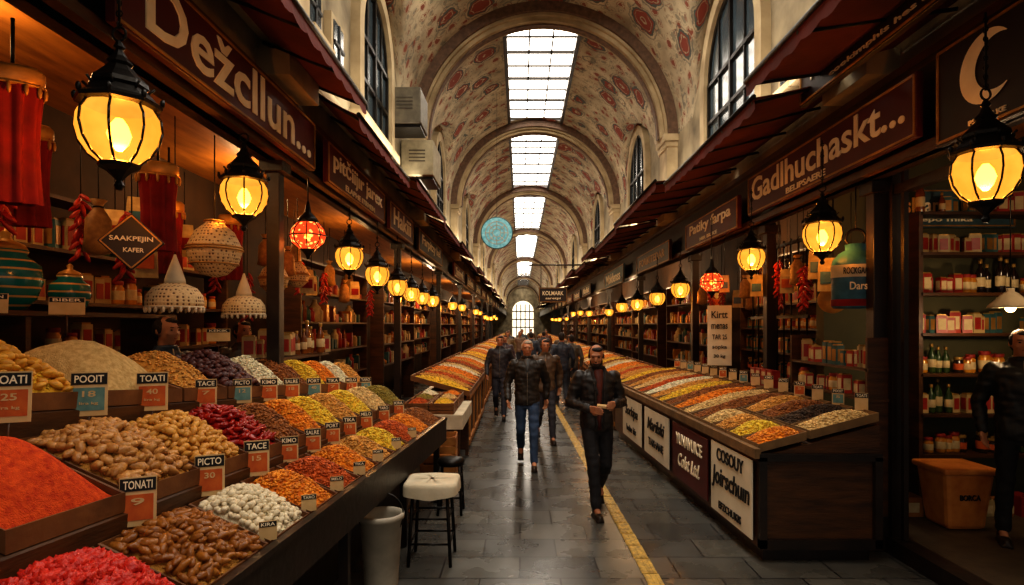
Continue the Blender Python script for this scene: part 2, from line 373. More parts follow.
# ---------------------------------------------------------------- fascia beams, posts, awnings
def beam(x,sx,z0,z1,name):
    b=MB(); b.box((x-sx*.1,45,(z0+z1)/2),(.16,94,z1-z0),0); b.box((x-sx*.02,45,z0+.03),(.14,94,.06),1); b.box((x-sx*.02,45,z1-.03),(.16,94,.06),1)
    b.obj(name,[darkwood,wood],kind='structure',label='dark timber shopfront fascia beam')
beam(-2.03,1,3.34,3.9,'trim_%d'%tn); tn+=1
beam(2.93,-1,3.2,3.9,'trim_%d'%tn); tn+=1
def awning(x0,z0,x1,z1,y0,y1,group):
    L_=y1-y0; n=int(L_/.25); m=8
    r=E('awning',(x0,y0,z0),'dark maroon fabric awning over the shopfront','awning',group)
    b=MB(); vs=[];fs=[]
    for j in range(n+1):
        for i in range(m+1):
            t=i/m; sag=-.03*math.sin(pi*t)-.02*math.sin(pi*((j*.25)%1.25)/1.25)*t
            vs.append((lerp(0,x1-x0,t),L_*j/n,lerp(0,z1-z0,t)+sag))
    for j in range(n):
        for i in range(m): a=j*(m+1)+i; fs.append((a,a+1,a+m+2,a+m+1))
    b.add(vs,fs,0,True); b.obj('canopy',awn,parent=r)
    b=MB(); vs=[];fs=[]; nn=n*4
    for j in range(nn+1):
        y=L_*j/nn; d=.09+.03*abs(math.sin(pi*y/.25)); vs+=[(x1-x0,y,z1-z0),(x1-x0+.01,y,z1-z0-d)]
    for j in range(nn): fs.append((2*j,2*j+1,2*j+3,2*j+2))
    b.add(vs,fs); b.obj('valance',awn,parent=r)
    b=MB(); b.cyl((x1-x0,0,z1-z0+.01),(x1-x0,L_,z1-z0+.01),.02)
    b.obj('front_bar',iron,parent=r)
    k=int(L_/.7)
    for j in range(k+1):
        y=.05+(L_-.1)*j/k; MB().cyl((0,y,-.05),(x1-x0,y,z1-z0-.03),.014,n=8).obj('support_arm',iron,parent=r)
    return r
y=-1.1;k=0
while y<70:
    L_=[3.0,3.6,2.6,3.3][k%4]; e=[0,.05,-.04,.04][k%4]
    awning(-2.0,4.2,-1.44+e,3.9+e*.7,y,y+L_-.1,'maroon awnings'); y+=L_;k+=1
y=-1.2;k=0
while y<70:
    L_=[3.4,2.8,3.2,3.7][k%4]; e=[0,-.06,.05,-.05][k%4]
    awning(2.9,4.1,1.9+e,3.88-e*.7,y,y+L_-.1,'maroon awnings'); y+=L_;k+=1
for i,y in enumerate([5.15,10.3,15.5,21,27,33,39,45]):
    b=MB(); b.box((0,0,1.7),(.11,.11,3.4)); b.box((0,0,.15),(.17,.17,.3)); b.box((0,0,3.3),(.2,.2,.1)); 
    b.obj('shopfront_post',darkwood,loc=(-2.1,y,0),bevel=.006,label='dark timber shopfront post with base block',cat='post',group='timber posts')
for y in [5.25,7.5,10.7,15.5,21,27,33,39,45]:
    b=MB(); b.box((0,0,1.62),(.12,.12,3.24)); b.box((0,0,.15),(.18,.18,.3)); b.box((0,0,3.14),(.2,.2,.1))
    b.obj('shopfront_post',darkwood,loc=(3.12,y,0),bevel=.006,label='dark timber shopfront post with base block',cat='post',group='timber posts')
# ---------------------------------------------------------------- signs
sign(FL,(-1.93,4.2,3.6),2.75,.44,signred,[('Dežcllun...',.05,.02,2.4,.32,cream)],'maroon shop sign with large cream lettering')
sign(FL,(-1.93,7.2,3.58),2.5,.42,signred,[('pitčiijır jarex',0,.05,2.15,.24,cream),('ELAPHE ITRMEN',0,-.13,1.3,.06,cream)],'maroon shop sign with cream lettering and small subtitle')
sign(FL,(-1.93,9.75,3.58),1.9,.42,signred,[('Hakiii',0,.02,1.4,.26,cream)],'narrow maroon shop sign with cream lettering')
sign(FL,(-1.93,13,3.58),3.4,.42,signdark,[('Farpitzy kel',0,.02,2.6,.24,cream)],'dark shop sign with pale lettering')
sign(FR,(2.8,5.75,3.5),3.1,.46,signred,[('Gadlhuchaskt...',.0,.05,2.85,.27,cream),('BELIPSAERE',-.1,-.155,.8,.06,cream)],'maroon shop sign with large cream lettering')
sign(FR,(2.8,8.85,3.4),2.4,.42,signred,[('Patiky farpa',0,.05,1.9,.2,cream),('MIR ISUKE',0,-.13,.8,.05,cream)],'maroon shop sign with cream script lettering')
sign(FR,(2.8,12.7,3.35),3.1,.4,signdark,[('FORIKITEDAR',0,0,2.4,.16,gold)],'dark shop sign with gold lettering')
blue_b=M('blue_board','#2a404a','#3f5a64',rough=.5)
sign(FR,(2.78,17.8,3.35),3.6,.5,blue_b,[('Mbklenss',0,0,2.6,.28,cream)],'blue grey shop sign with pale lettering')
sign(FR,(2.45,3.9,4.0),2.6,.34,signdark,[('MEASPOARMIIN FISHTLEHEE',0,.04,2.2,.1,cream),('cookimphis hes slemmy',0,-.09,1.6,.05,cream)],'long dark board with two lines of small lettering')
ms=sign(FR,(2.75,3.5,3.42),.86,.62,signdark,[('PSHOPLKE',0,-.25,.28,.03,cream)],'dark square sign with a crescent moon emblem')
b=MB(); n=28; o_=[];i_=[]
for i in range(n+1):
    a=lerp(.75,2*pi-.75,i/n); o_.append((math.cos(a)*.21,math.sin(a)*.21+.04,.032))
    q=lerp(1.15,2*pi-1.15,i/n); i_.append((.08+math.cos(q)*.165,math.sin(q)*.155+.04,.032))
b.add(o_+i_,[(i,i+1,n+2+i,n+1+i) for i in range(n)]); b.obj('moon_emblem',cream,parent=ms)
for k in range(9):
    y=19+k*4.2; mm=[signred,signdark,blue_b][k%3]
    sign(FL,(-1.93,y,3.58),3.2,.4,mm,[(['Sarimek','Bolkuta','Tirhane'][k%3],0,0,2.2,.24,cream)],'small distant shop sign with pale lettering',group='distant shop signs')
    if k: sign(FR,(2.8,y+2,3.4),3.2,.4,mm,[(['Orkuna','Marlisk','Pedrati'][k%3],0,0,2.2,.24,cream)],'small distant shop sign with pale lettering',group='distant shop signs')
hs=sign(FC,(1.1,20,2.95),.95,.5,signdark,[('KOLMARK',0,.06,.7,.14,cream),('saretpi',0,-.12,.5,.09,cream)],'small dark hanging sign on two rods',name='hanging_sign')
MB().cyl((-.4,.25,0),(-.4,1.0,0),.012).cyl((.4,.25,0),(.4,1.0,0),.012).cyl((-.8,1.0,0),(2.0,1.0,0),.025).obj('hanger_rods',iron,parent=hs)
tb=M('pale_blue_disc','#4a9ba6','#a9d6d8',scale=14,rough=.5,emit='#6db8c2',es=.35)  # faint glow put into the disc to keep it pale; not a lamp
r=E('hanging_disc',(-.58,15,4.25),'round pale blue patterned medallion hanging on a cable','sign')
MB().cyl((0,-.02,0),(0,.02,0),.38,n=40).obj('disc_face',tb,parent=r)
MB().torus((0,0,0),.39,.014,n=40,rot=Matrix.Rotation(pi/2,3,'X')).obj('disc_rim',M('disc_rim','#3d6a70'),parent=r)
b=MB()
for k in range(3): b.torus((0,-.03,0),.1+.09*k,.008,n=30,rot=Matrix.Rotation(pi/2,3,'X'))
for k in range(8): a=k*pi/4; b.cyl((math.cos(a)*.1,-.03,math.sin(a)*.1),(math.cos(a)*.3,-.03,math.sin(a)*.3),.008,n=6)
b.obj('disc_ornament',white,parent=r)
MB().cyl((0,0,.4),(0,0,3.6),.004,n=5).obj('cable',iron,parent=r)
# ---------------------------------------------------------------- lanterns
amber=glow_glass('amber_glass','#ffb444',1.6,.62,'#ffc468')
redglass=glow_glass('red_mosaic_glass','#ffc060',1.7,.86,'#ff9850',vor=24,c2='#e0401c')
bulbm=M('bulb_glow','#fff0c0',emit='#ffd67a',es=26,bump=0)
GP=[(.07,0),(.115,.035),(.15,.09),(.165,.15),(.16,.205),(.135,.25)]
def lantern():
    r=E('hanging_lantern',(0,0,0),'black iron lantern with rounded glowing amber glass','lantern','hanging shop lanterns')
    b=MB()
    b.lathe([(.135,.245),(.165,.255),(.17,.27),(.14,.29),(.105,.33),(.115,.34),(.11,.36),(.07,.4),(.045,.43),(.055,.44),(.03,.47),(.015,.5),(.025,.51),(.01,.54)],n=8,sm=False)
    b.lathe([(.012,-.11),(.022,-.09),(.012,-.07),(.03,-.05),(.05,-.03),(.08,-.015),(.085,0),(.07,.008)],n=8,sm=False)
    for i in range(8):
        a=2*pi*(i+.5)/8
        for (r0,z0),(r1,z1) in zip(GP,GP[1:]): b.cyl((math.cos(a)*r0,math.sin(a)*r0,z0),(math.cos(a)*r1,math.sin(a)*r1,z1),.0055,n=6)
        b.ell((math.cos(a)*.165,math.sin(a)*.165,.285),(.012,.012,.02),n=6,m=4)
        b.cyl((math.cos(a)*.1,math.sin(a)*.1,.31),(math.cos(a)*.135,math.sin(a)*.135,.345),.006,n=5)
    b.torus((0,0,.57),.03,.006,n=14,rot=Matrix.Rotation(pi/2,3,'X'))
    b.obj('lantern_frame',iron,parent=r)
    b=MB(); b.lathe([(p[0]-.003,p[1]) for p in GP],n=16); b.f=b.f[:-2];b.m=b.m[:-2];b.s=b.s[:-2]
    b.obj('lantern_glass',amber,parent=r)
    b=MB(); b.lathe([(.012,.06),(.035,.09),(.048,.13),(.035,.17),(.015,.2)],n=12); b.obj('bulb',bulbm,parent=r)
    b=MB(); b.cyl((0,0,.59),(0,0,1.0),.006,n=6)
    for k in range(8): b.torus((0,0,.61+k*.05),.014,.004,n=8,m=4,rot=Matrix.Rotation(pi/2,3,'X') if k%2 else Matrix.Rotation(pi/2,3,'Y'))
    b.obj('chain',iron,parent=r); return r
def lantern_red():
    r=E('mosaic_lantern',(0,0,0),'round red and orange mosaic glass lantern with iron cap','lantern','hanging shop lanterns')
    b=MB(); b.lathe([(.09,.24),(.1,.26),(.07,.3),(.03,.34),(.02,.4),(.01,.44)],n=12); b.lathe([(.01,-.08),(.02,-.05),(.05,-.01),(.07,.01)],n=12)
    for i in range(8):
        a=2*pi*i/8; pr=[(.07,.01),(.14,.07),(.16,.13),(.14,.19),(.09,.25)]
        for (r0,z0),(r1,z1) in zip(pr,pr[1:]): b.cyl((math.cos(a)*r0,math.sin(a)*r0,z0),(math.cos(a)*r1,math.sin(a)*r1,z1),.005,n=5)
    b.torus((0,0,.13),.16,.006); b.obj('lantern_frame',iron,parent=r)
    b=MB(); b.lathe([(.07,.01),(.14,.07),(.157,.13),(.14,.19),(.09,.25)],n=16); b.f=b.f[:-2];b.m=b.m[:-2];b.s=b.s[:-2]; b.obj('lantern_glass',redglass,parent=r)
    MB().ell((0,0,.13),.03).obj('bulb',bulbm,parent=r)
    MB().cyl((0,0,.44),(0,0,1.0),.006,n=6).obj('chain',iron,parent=r); return r
L1=lantern(); L2=lantern_red()
used=[False,False]
def put(kind,x,y,z,sc=1,e=0):
    src=[L1,L2][kind]
    o=src if not used[kind] else dup(src); used[kind]=True
    o.location=(x,y,z-.12*sc); o.scale=(sc,)*3; o.rotation_euler=(0,0,R.uniform(-.3,.3))
    if e: light((x,y,z-.1*sc),e*2.5,r=.05)
for k,x,y,z,s,e in [(0,-1.75,2.62,2.77,1,24),(0,-2.0,4.35,2.86,1,32),(1,-2.0,5.66,2.78,1.05,26),(0,-2.02,7.1,2.72,1,32),(0,-1.95,8.2,2.6,1,25),(0,-1.92,9.4,2.52,.95,0),(0,-1.92,10.6,2.48,.9,25),(0,-1.92,11.8,2.46,.9,0),(0,-1.92,13.2,2.46,.9,25),
    (0,2.46,3.17,2.72,1,20),(0,2.7,5.36,2.72,1,32),(0,2.7,7.0,2.7,.95,30),(1,2.7,8.45,2.54,1.05,24),(0,2.7,10.1,2.52,.95,27),(0,2.7,11.8,2.45,.95,0),(0,2.7,13.8,2.4,.95,25),(0,2.7,15.9,2.4,.95,0)]: put(k,x,y,z,s,e)
for i in range(9):
    put(0,-1.92+R.uniform(-.1,.1),16+i*4.1+R.uniform(-.9,.9),2.45+R.uniform(-.15,.1),R.uniform(.75,1),50 if i%2==0 else 0); put(0,2.7+R.uniform(-.1,.1),19+i*4.1+R.uniform(-.9,.9),2.42+R.uniform(-.15,.1),R.uniform(.75,1),50 if i%2 else 0)
# ---------------------------------------------------------------- heaps and trays
def bil(A,B,C,D,u,v): return (A*(1-u)+B*u)*(1-v)+(D*(1-u)+C*u)*v
def prof(u,v,seed):
    a=(1-abs(2*u-1)**3.5)*(1-abs(2*v-1)**3.5); c=1-math.hypot(2*u-1,2*v-1)/1.414
    return a*(.45+.65*c)+.12*noise.noise(V((u*4+seed,v*4,seed*1.7)))*a
def tray(A,B,C,D,mat=wood2,label='shallow wooden display tray',group='wooden display trays',d=.06,up=.02,name='display_tray'):
    cen=(A+B+C+D)/4; b=MB(); P=[A-cen,B-cen,C-cen,D-cen]; Z=V((0,0,1))
    for i in range(4):
        p,q=P[i],P[(i+1)%4]; pi_=p*.965;qi=q*.965; pi_.z=p.z;qi.z=q.z
        b.hexa([p-Z*d,q-Z*d,qi-Z*d,pi_-Z*d],[p+Z*up,q+Z*up,qi+Z*up,pi_+Z*up])
    b.hexa([p*.97-Z*d for p in P],[p*.97-Z*(d-.015) for p in P])
    return b.obj(name,mat,loc=cen,label=label,cat='tray',group=group)
def heap(A,B,C,D,h,mat,label,grain=0,n=0,gm=None,name='spice_heap',cat='spice',group='heaped spices and nuts',nu=22,nv=16,elong=1):
    cen=(A+B+C+D)/4
    A,B,C,D=[cen+(p-cen)*.95 for p in (A,B,C,D)]; sd=R.uniform(0,50)
    f=lambda u,v: bil(A,B,C,D,u,v)+V((0,0,h*prof(u,v,sd)-.012))
    b=MB(); vs=[f(i/nu,j/nv)-cen for j in range(nv+1) for i in range(nu+1)]
    fs=[(j*(nu+1)+i,j*(nu+1)+i+1,(j+1)*(nu+1)+i+1,(j+1)*(nu+1)+i) for j in range(nv) for i in range(nu)]
    b.add(vs,fs,0,True)
    if n:
        for _ in range(n):
            u,v=R.uniform(.03,.97),R.uniform(.03,.97); p=f(u,v)-cen; s=grain*R.uniform(.7,1.3)
            q=Matrix.Rotation(R.uniform(0,6.3),3,'Z')@Matrix.Rotation(R.uniform(-.6,.6),3,'X')
            pts=[V((s*elong,0,0)),V((-s*elong,0,0)),V((0,s,0)),V((0,-s,0)),V((0,0,s*.8)),V((0,0,-s*.8))]
            b.add([p+q@x+V((0,0,s*.3)) for x in pts],[(0,2,4),(2,1,4),(1,3,4),(3,0,4),(2,0,5),(1,2,5),(3,1,5),(0,3,5)],1,True)
    b.obj(name,[mat,gm or mat],loc=cen,label=label,cat=cat,group=group,kind='stuff'); return f
def SM(n,a,b_,sc=40,bump=.6,rough=.85): return M(n,a,b_,scale=sc,rough=rough,bump=bump,bscale=160,spec=.2)
def SG(n,a,b_): return M(n+'_grain',a,b_,scale=25,rough=.6,bump=0,spec=.3)
cols={'redpow':('#ac2e0c','#d9521a'),'orange':('#c25a12','#f09028'),'tan':('#b8955c','#dcbc80'),'yellow':('#c8901f','#f2c440'),'brown':('#6a3a1e','#9a602e'),'purple':('#34171b','#5a2c2a'),'white':('#c2b292','#eeddbc'),'darkred':('#7c140f','#b42a1a'),
 'rust':('#90380f','#c65e24'),'olive':('#6b5c24','#978538'),'black':('#1f1815','#503c2c'),'ochre':('#a2702e','#d69c4c'),'pink':('#b67455','#d49c7a')}
SP={k:SM('heap_'+k,*v) for k,v in cols.items()}
def lighter(h,f): 
    c=[min(255,int(int(h[i:i+2],16)*f)) for i in (1,3,5)]; return '#%02x%02x%02x'%tuple(c)
SGR={k:SG('heap_'+k,lighter(v[0],.8),lighter(v[1],1.15)) for k,v in cols.items()}
nutm=M('shell_nut','#8c5a28','#cc9550',scale=30,rough=.45,bump=.3,bscale=90); datem=M('date_skin','#6a3814','#b07028',scale=25,rough=.35,bump=.3,bscale=80)
redm=M('red_fruit','#a8140f','#e0321c',scale=30,rough=.45,bump=.5,bscale=90); whm=M('white_nut_skin','#c8b896','#f0e2c4',scale=30,rough=.6); drm=M('dried_chilli','#7c120d','#b42416',scale=20,rough=.35); yelm=M('dried_apricot','#bb7c1c','#e8b040',scale=20,rough=.5); purm=M('dried_fig','#361a20','#66382f',scale=20,rough=.5)
def lump(name,r,mat,bumps=.15,n=9,m=7,f=8):
    b=MB().ell((0,0,0),r,n=n,m=m); o=[]
    for v in b.v:
        k=1+bumps*noise.noise(V(v)*f*12+V((len(name),0,0))); o.append((v[0]*k,v[1]*k,v[2]*k))
    b.v=o; return b.mesh(name,[mat])
K={'red':('red_fruit',lump('red_fruit',(.027,.022,.023),redm,.9,n=11,m=8),'wrinkled bright red dried fruit','fruit'),
 'date':('date',lump('date',(.033,.0135,.013),datem,.3),'glossy brown dried date','fruit'),
 'nut':('nut',lump('nut',(.031,.015,.014),nutm,.3),'tan unshelled oval nut','nut'),
 'nut2':('nut',lump('small_nut',(.023,.014,.013),M('golden_nut','#ac7228','#dfa850',scale=30,rough=.5),.3),'golden brown shelled nut','nut'),
 'white':('white_nut',lump('white_nut',(.018,.013,.012),whm,.25),'pale cream blanched nut','nut'),
 'chilli':('dried_chilli',lump('dried_chilli',(.028,.011,.01),drm,.5),'small dark red dried chilli','chilli'),
 'apricot':('dried_apricot',lump('dried_apricot',(.024,.021,.012),yelm,.3),'small golden dried apricot','fruit'),
 'fig':('dried_fig',lump('dried_fig',(.022,.019,.015),purm,.4),'dark purple dried fig','fruit')}
def scatter(f,kind,nu,nv,group,sc=1,tilt=.7):
    nm,me,lab_,cat=K[kind]
    for i in range(nu):
        for j in range(nv):
            u=(i+.5+R.uniform(-.4,.4))/nu; v=(j+.5+R.uniform(-.4,.4))/nv
            u=.04+u*.92; v=.04+v*.92
            o=bpy.data.objects.new(nm,me); COL.objects.link(o); o.location=f(u,v)+V((0,0,.009+R.uniform(0,.014)))
            o.rotation_euler=(R.uniform(-tilt,tilt),R.uniform(-tilt,tilt),R.uniform(0,6.28)); s=sc*R.uniform(.8,1.2); o.scale=(s,s,s)
            props(o,lab_,cat,group)
def kn(Y,a,b): t=(Y-1.6)/5.1; return a+(b-a)*t
XF=lambda Y:kn(Y,-1.28,-.86); X12=lambda Y:kn(Y,-1.70,-1.27); X23=lambda Y:kn(Y,-2.22,-1.68); X3=lambda Y:kn(Y,-2.85,-2.12)
def cell(row,y0,y1):
    if row==1: xs=(XF,X12); z=lambda Y,v: lerp(.9,kn(Y,1.1,1.0),v)
    if row==2: xs=(X12,X23); z=lambda Y,v: lerp(kn(Y,1.27,1.08),kn(Y,1.5,1.23),v)
    if row==3: xs=(X23,X3); z=lambda Y,v: lerp(kn(Y,1.72,1.29),kn(Y,1.92,1.44),v)
    g=.012
    return [V((xs[0](y0)-g,y0+g,z(y0,0))),V((xs[0](y1)-g,y1-g,z(y1,0))),V((xs[1](y1)+g,y1-g,z(y1,1))),V((xs[1](y0)+g,y0+g,z(y0,1)))]
rows={1:[(1.75,2.3,'redpow','red'),(2.3,2.85,'ochre','date'),(2.85,3.3,'white','white'),(3.3,3.7,'orange',0),(3.7,4.1,'rust',0),(4.1,4.5,'orange',0),(4.5,4.9,'ochre',0),(4.9,5.3,'yellow',0),(5.3,5.75,'rust',0),(5.75,6.2,'orange',0),(6.2,6.7,'brown',0)],
 2:[(1.95,2.5,'redpow',-1),(2.5,3.0,'ochre','nut'),(3.0,3.45,'ochre','nut2'),(3.45,3.85,'darkred','chilli'),(3.85,4.2,'brown',0),(4.2,4.55,'orange',0),(4.55,4.9,'yellow',0),(4.9,5.3,'ochre',0),(5.3,5.7,'yellow',0),(5.7,6.2,'tan',0),(6.2,6.7,'olive',0)],
 3:[(2.35,2.95,'yellow','apricot'),(2.95,3.6,'tan',-1),(3.6,4.05,'ochre',0),(4.05,4.55,'purple','fig'),(4.55,4.95,'white',0),(4.95,5.35,'brown',0),(5.35,5.7,'yellow',0),(5.7,6.05,'orange',0),(6.05,6.35,'white',0),(6.35,6.7,'ochre',0)]}
NM={'redpow':'bright red paprika powder','ochre':'golden brown nuts','white':'pale cream nuts','orange':'bright orange ground spice','rust':'rust coloured chilli flakes','olive':'dull green dried herbs','brown':'dark brown spice','darkred':'dark red dried chillies','yellow':'golden yellow spice','tan':'smooth tan ground powder','purple':'dark purple dried fruit','black':'black seeds','pink':'pink rock salt'}
dens={'red':(15,12),'date':(14,13),'white':(15,15),'nut':(13,14),'nut2':(12,15),'chilli':(12,15),'apricot':(14,13),'fig':(14,14)}
for r_,cells in rows.items():
    for y0,y1,c,k in cells:
        q=cell(r_,y0,y1); tray(*q,label='shallow wooden display tray on the stepped stall')
        h={1:.1,2:.13,3:.15}[r_]*(1.25 if k==-1 else 1)
        f=heap(*q,h,SP[c],'heap of %s in a wooden tray'%NM[c],grain=.01 if k==0 else .007,n=700 if k==0 else (0 if k==-1 else 200),gm=SGR[c],elong=1.4)
        if k and k!=-1: scatter(f,k,*dens[k],'loose %s in the stall tray'%K[k][2],sc={1:1.25,2:1.35,3:1.3}[r_]*(1.0 if k!='white' else .95))
def sweep(sec_fn,y0,y1,n=4):
    b=MB(); rings=[]
    for j in range(n+1):
        Y=lerp(y0,y1,j/n); rings.append([V((x,Y,z)) for x,z in sec_fn(Y)])
    m=len(rings[0]); vs=[p for r in rings for p in r]
    fs=[(j*m+i,(j+1)*m+i,(j+1)*m+(i+1)%m,j*m+(i+1)%m) for j in range(n) for i in range(m)]
    fs.append(tuple(reversed(range(m)))); fs.append(tuple(n*m+i for i in range(m))); b.add(vs,fs); return b
st=E('market_stall',(-1.6,4.2,0),'long dark stepped wooden stall carrying spice trays','stall')
def child_world(b,name,mat,root,**k):
    o=b.obj(name,mat,**k); o.parent=root; o.matrix_parent_inverse=Matrix.Translation(-V(root.location)); return o
child_world(sweep(lambda Y:[(XF(Y)-.01,.82),(X12(Y),kn(Y,1.02,.92)),(X12(Y),kn(Y,1.2,1.01)),(X23(Y),kn(Y,1.43,1.16)),(X23(Y),kn(Y,1.65,1.22)),(X3(Y),kn(Y,1.85,1.37)),(X3(Y),.4),(XF(Y)-.3,.4)],1.7,6.72),'stepped_top',wood,st)
child_world(sweep(lambda Y:[(XF(Y)+.035,.9),(XF(Y)-.0,.9),(XF(Y)-.0,.66),(XF(Y)+.035,.66)],1.7,6.72),'front_rail',darkwood,st)
child_world(sweep(lambda Y:[(XF(Y)+.045,.92),(XF(Y)-.0,.92),(XF(Y)-.0,.885),(XF(Y)+.045,.885)],1.7,6.72),'rail_cap',darkwood,st)
child_world(sweep(lambda Y:[(XF(Y)-.36,.45),(X3(Y)+.1,.45),(X3(Y)+.1,0),(XF(Y)-.36,0)],1.8,6.6),'base_cabinet',darkwood,st)
for Y in (2.4,3.9,5.3,6.6): child_world(MB().box((XF(Y)-.05,Y,.33),(.06,.06,.66)),'leg',darkwood,st)
def card(x,y,z,w_,h_,head,sub,yaw,col=orangeprint,lab_='small printed price card on a stick with dark header'):
    r=MB().box((0,h_/2,0),(w_,h_,.006)).obj('price_card',paper,label=lab_,cat='price card',group='price cards')
    r.matrix_world=Matrix.Translation((x,y,z))@Matrix.Rotation(yaw,4,'Z')@Matrix.Rotation(-.12,4,'X')@FC
    MB().box((0,h_*.84,.004),(w_*.96,h_*.26,.003)).obj('card_header',ink,parent=r)
    text(head,w_*.78,h_*.17,cream,r,(0,h_*.84,.0065),ex=.001)
    if sub:
        MB().box((0,h_*.38,.004),(w_*.84,h_*.52,.002)).obj('card_print',col,parent=r)
        text(sub,w_*.36,h_*.14,paper,r,(0,h_*.5,.006),ex=.001)
        if w_>.14: text('lira kg',w_*.5,h_*.08,paper,r,(0,h_*.28,.006),ex=.001)
    MB().cyl((0,0,-.004),(0,-.12,-.004),.004,n=6).obj('card_stick',wood,parent=r)
H3=['TOATI','POOIT','TOATI','TACE','PICTO','KIMO','SALRE','PORT','TIKA','MELO','TARO']
H2=['TONATI','PICTO','TACE','KIMO','SALRE','PORT','TIKA','MELO','TARO','KIRA']
yaw=.42
for i,Y in enumerate((2.46,2.86,3.28,3.75,4.15,4.5,4.85,5.25,5.65,6.1,6.5)):
    s=.15 if i<3 else .12
    card(X23(Y)+.03,Y,kn(Y,1.62,1.2),s,s*1.4,H3[i],['25','18','40','7','12'][i%5],yaw,[orangeprint,tealprint,orangeprint][i%3])
for i,Y in enumerate((2.5,3.0,3.45,3.85,4.2,4.55,4.9,5.3,5.8,6.3)):
    s=.135 if i<3 else .11
    card(X12(Y)+.03,Y,kn(Y,1.14,.98),s,s*1.5,H2[i],['9','30','15','8'][i%4],yaw,orangeprint)
for i,Y in enumerate((2.87,3.32,3.72,4.12,4.52,5.0,5.5)): card(XF(Y)-.03,Y,.92,.08,.09,H2[-i-1],'',yaw,paper,'tiny pale price card at the tray edge')
for i,(Y,z) in enumerate(((3.0,2.04),(3.45,2.04),(4.8,1.85))): card(X3(Y)-.02,Y,z-.03,.17,.1,['SULTAN','BIBER','KEKIK'][i],'',.5,paper,'small pale name card behind the heap')
# ---------------------------------------------------------------- right stall
XRF=lambda Y: lerp(1.96,1.68,(Y-4.9)/5.7); XRB=lambda Y: lerp(2.95,2.75,(Y-4.9)/5.7)
rst=E('market_stall',(2.4,7.7,0),'long dark wooden counter with sloping spice display','stall')
child_world(sweep(lambda Y:[(XRF(Y),.0+.12),(XRB(Y),.12),(XRB(Y),1.13),(XRF(Y),.86)],4.92,10.6),'counter_body',wood,rst)
child_world(sweep(lambda Y:[(XRF(Y)+.06,0),(XRB(Y)-.05,0),(XRB(Y)-.05,.12),(XRF(Y)+.06,.12)],4.98,10.55),'plinth',darkwood,rst)
child_world(sweep(lambda Y:[(XRF(Y)-.05,.86),(XRF(Y),.86),(XRF(Y),.94),(XRF(Y)-.05,.94)],4.88,10.62),'front_rail',railwood,rst)
b=MB(); b.box((2.45,4.9,.87),(1.0,.05,.06)); b.box((2.45,4.9,.16),(1.0,.05,.08)); b.box((1.98,4.9,.5),(.06,.05,.74)); b.box((2.92,4.9,.5),(.06,.05,.74)); child_world(b,'end_panel_trim',darkwood,rst)
child_world(MB().box((3.0,7.35,1.2),(.2,.9,.02)).box((3.08,7.35,.6),(.03,.9,1.2)),'carton_shelf',wood,rst)
seq=['orange','tan','black','ochre','brown','tan','orange','brown','yellow','ochre','white','rust','tan','ochre','brown','yellow']
n=16
for i in range(n):
    y0=4.93+i*5.65/n; y1=y0+5.65/n-.025
    zz=lambda t:lerp(.95,1.21,t)
    parts=((0,.4),(.43,1)) if i<4 else ((0,1),)
    for j,(t0,t1) in enumerate(parts):
        q=[V((lerp(XRF(y0),XRB(y0),t0),y0,zz(t0))),V((lerp(XRF(y1),XRB(y1),t0),y1,zz(t0))),V((lerp(XRF(y1),XRB(y1),t1),y1,zz(t1))),V((lerp(XRF(y0),XRB(y0),t1),y0,zz(t1)))]
        q=[q[1],q[0],q[3],q[2]]; c=seq[i] if len(parts)==1 else [['orange','tan'],['yellow','black'],['ochre','brown'],['tan','ochre']][i][j]
        tray(*q,mat=railwood,label='long narrow wooden display tray on the counter',d=.05,up=.02)
        heap(*q,.075,SP[c],'heap of %s in a counter tray'%NM[c],grain=.012,n=500,gm=SGR[c],elong=1.4)
    card(XRB(y0)-.03,y0+.2,1.22,.1,.15,H3[i%10],'5' if i%2 else '',-.5,[orangeprint,tealprint,paper][i%3],'small price card standing at the counter back')
def banner(y,w_,h_,board,lines,label):
    x=XRF(y)-.035; r=sign(FR,(x,y,.5),w_,h_,board,lines,label,trim=None,t=.012,name='counter_banner',cat='banner'); r.matrix_world=Matrix.Translation((x,y,.5))@Matrix.Rotation(math.atan(.28/5.7),4,'Z')@FR
banner(5.42,.92,.66,bwhite,[('COSOUY',0,.23,.6,.12,ink),('Joirschuın',0,0,.84,.22,ink,.15),('EFZCHUKIS',0,-.24,.5,.07,ink)],'white fabric banner with bold black lettering on counter')
banner(6.55,1.15,.62,signred,[('YUNAVUICE',0,.15,.85,.13,cream),('Colst Ltd.',0,-.08,.7,.15,cream,.3)],'maroon banner with cream lettering on counter front')
banner(7.85,1.15,.62,bwhite,[('Marilski',0,.12,.8,.16,ink,.3),('TARHANE',0,-.12,.7,.1,ink)],'white banner with dark script on counter front')
banner(9.2,1.2,.62,bwhite,[('Sorkipa',0,.1,.8,.2,ink,.3),('bolte kis',0,-.15,.6,.1,ink)],'white banner with dark script on counter front')
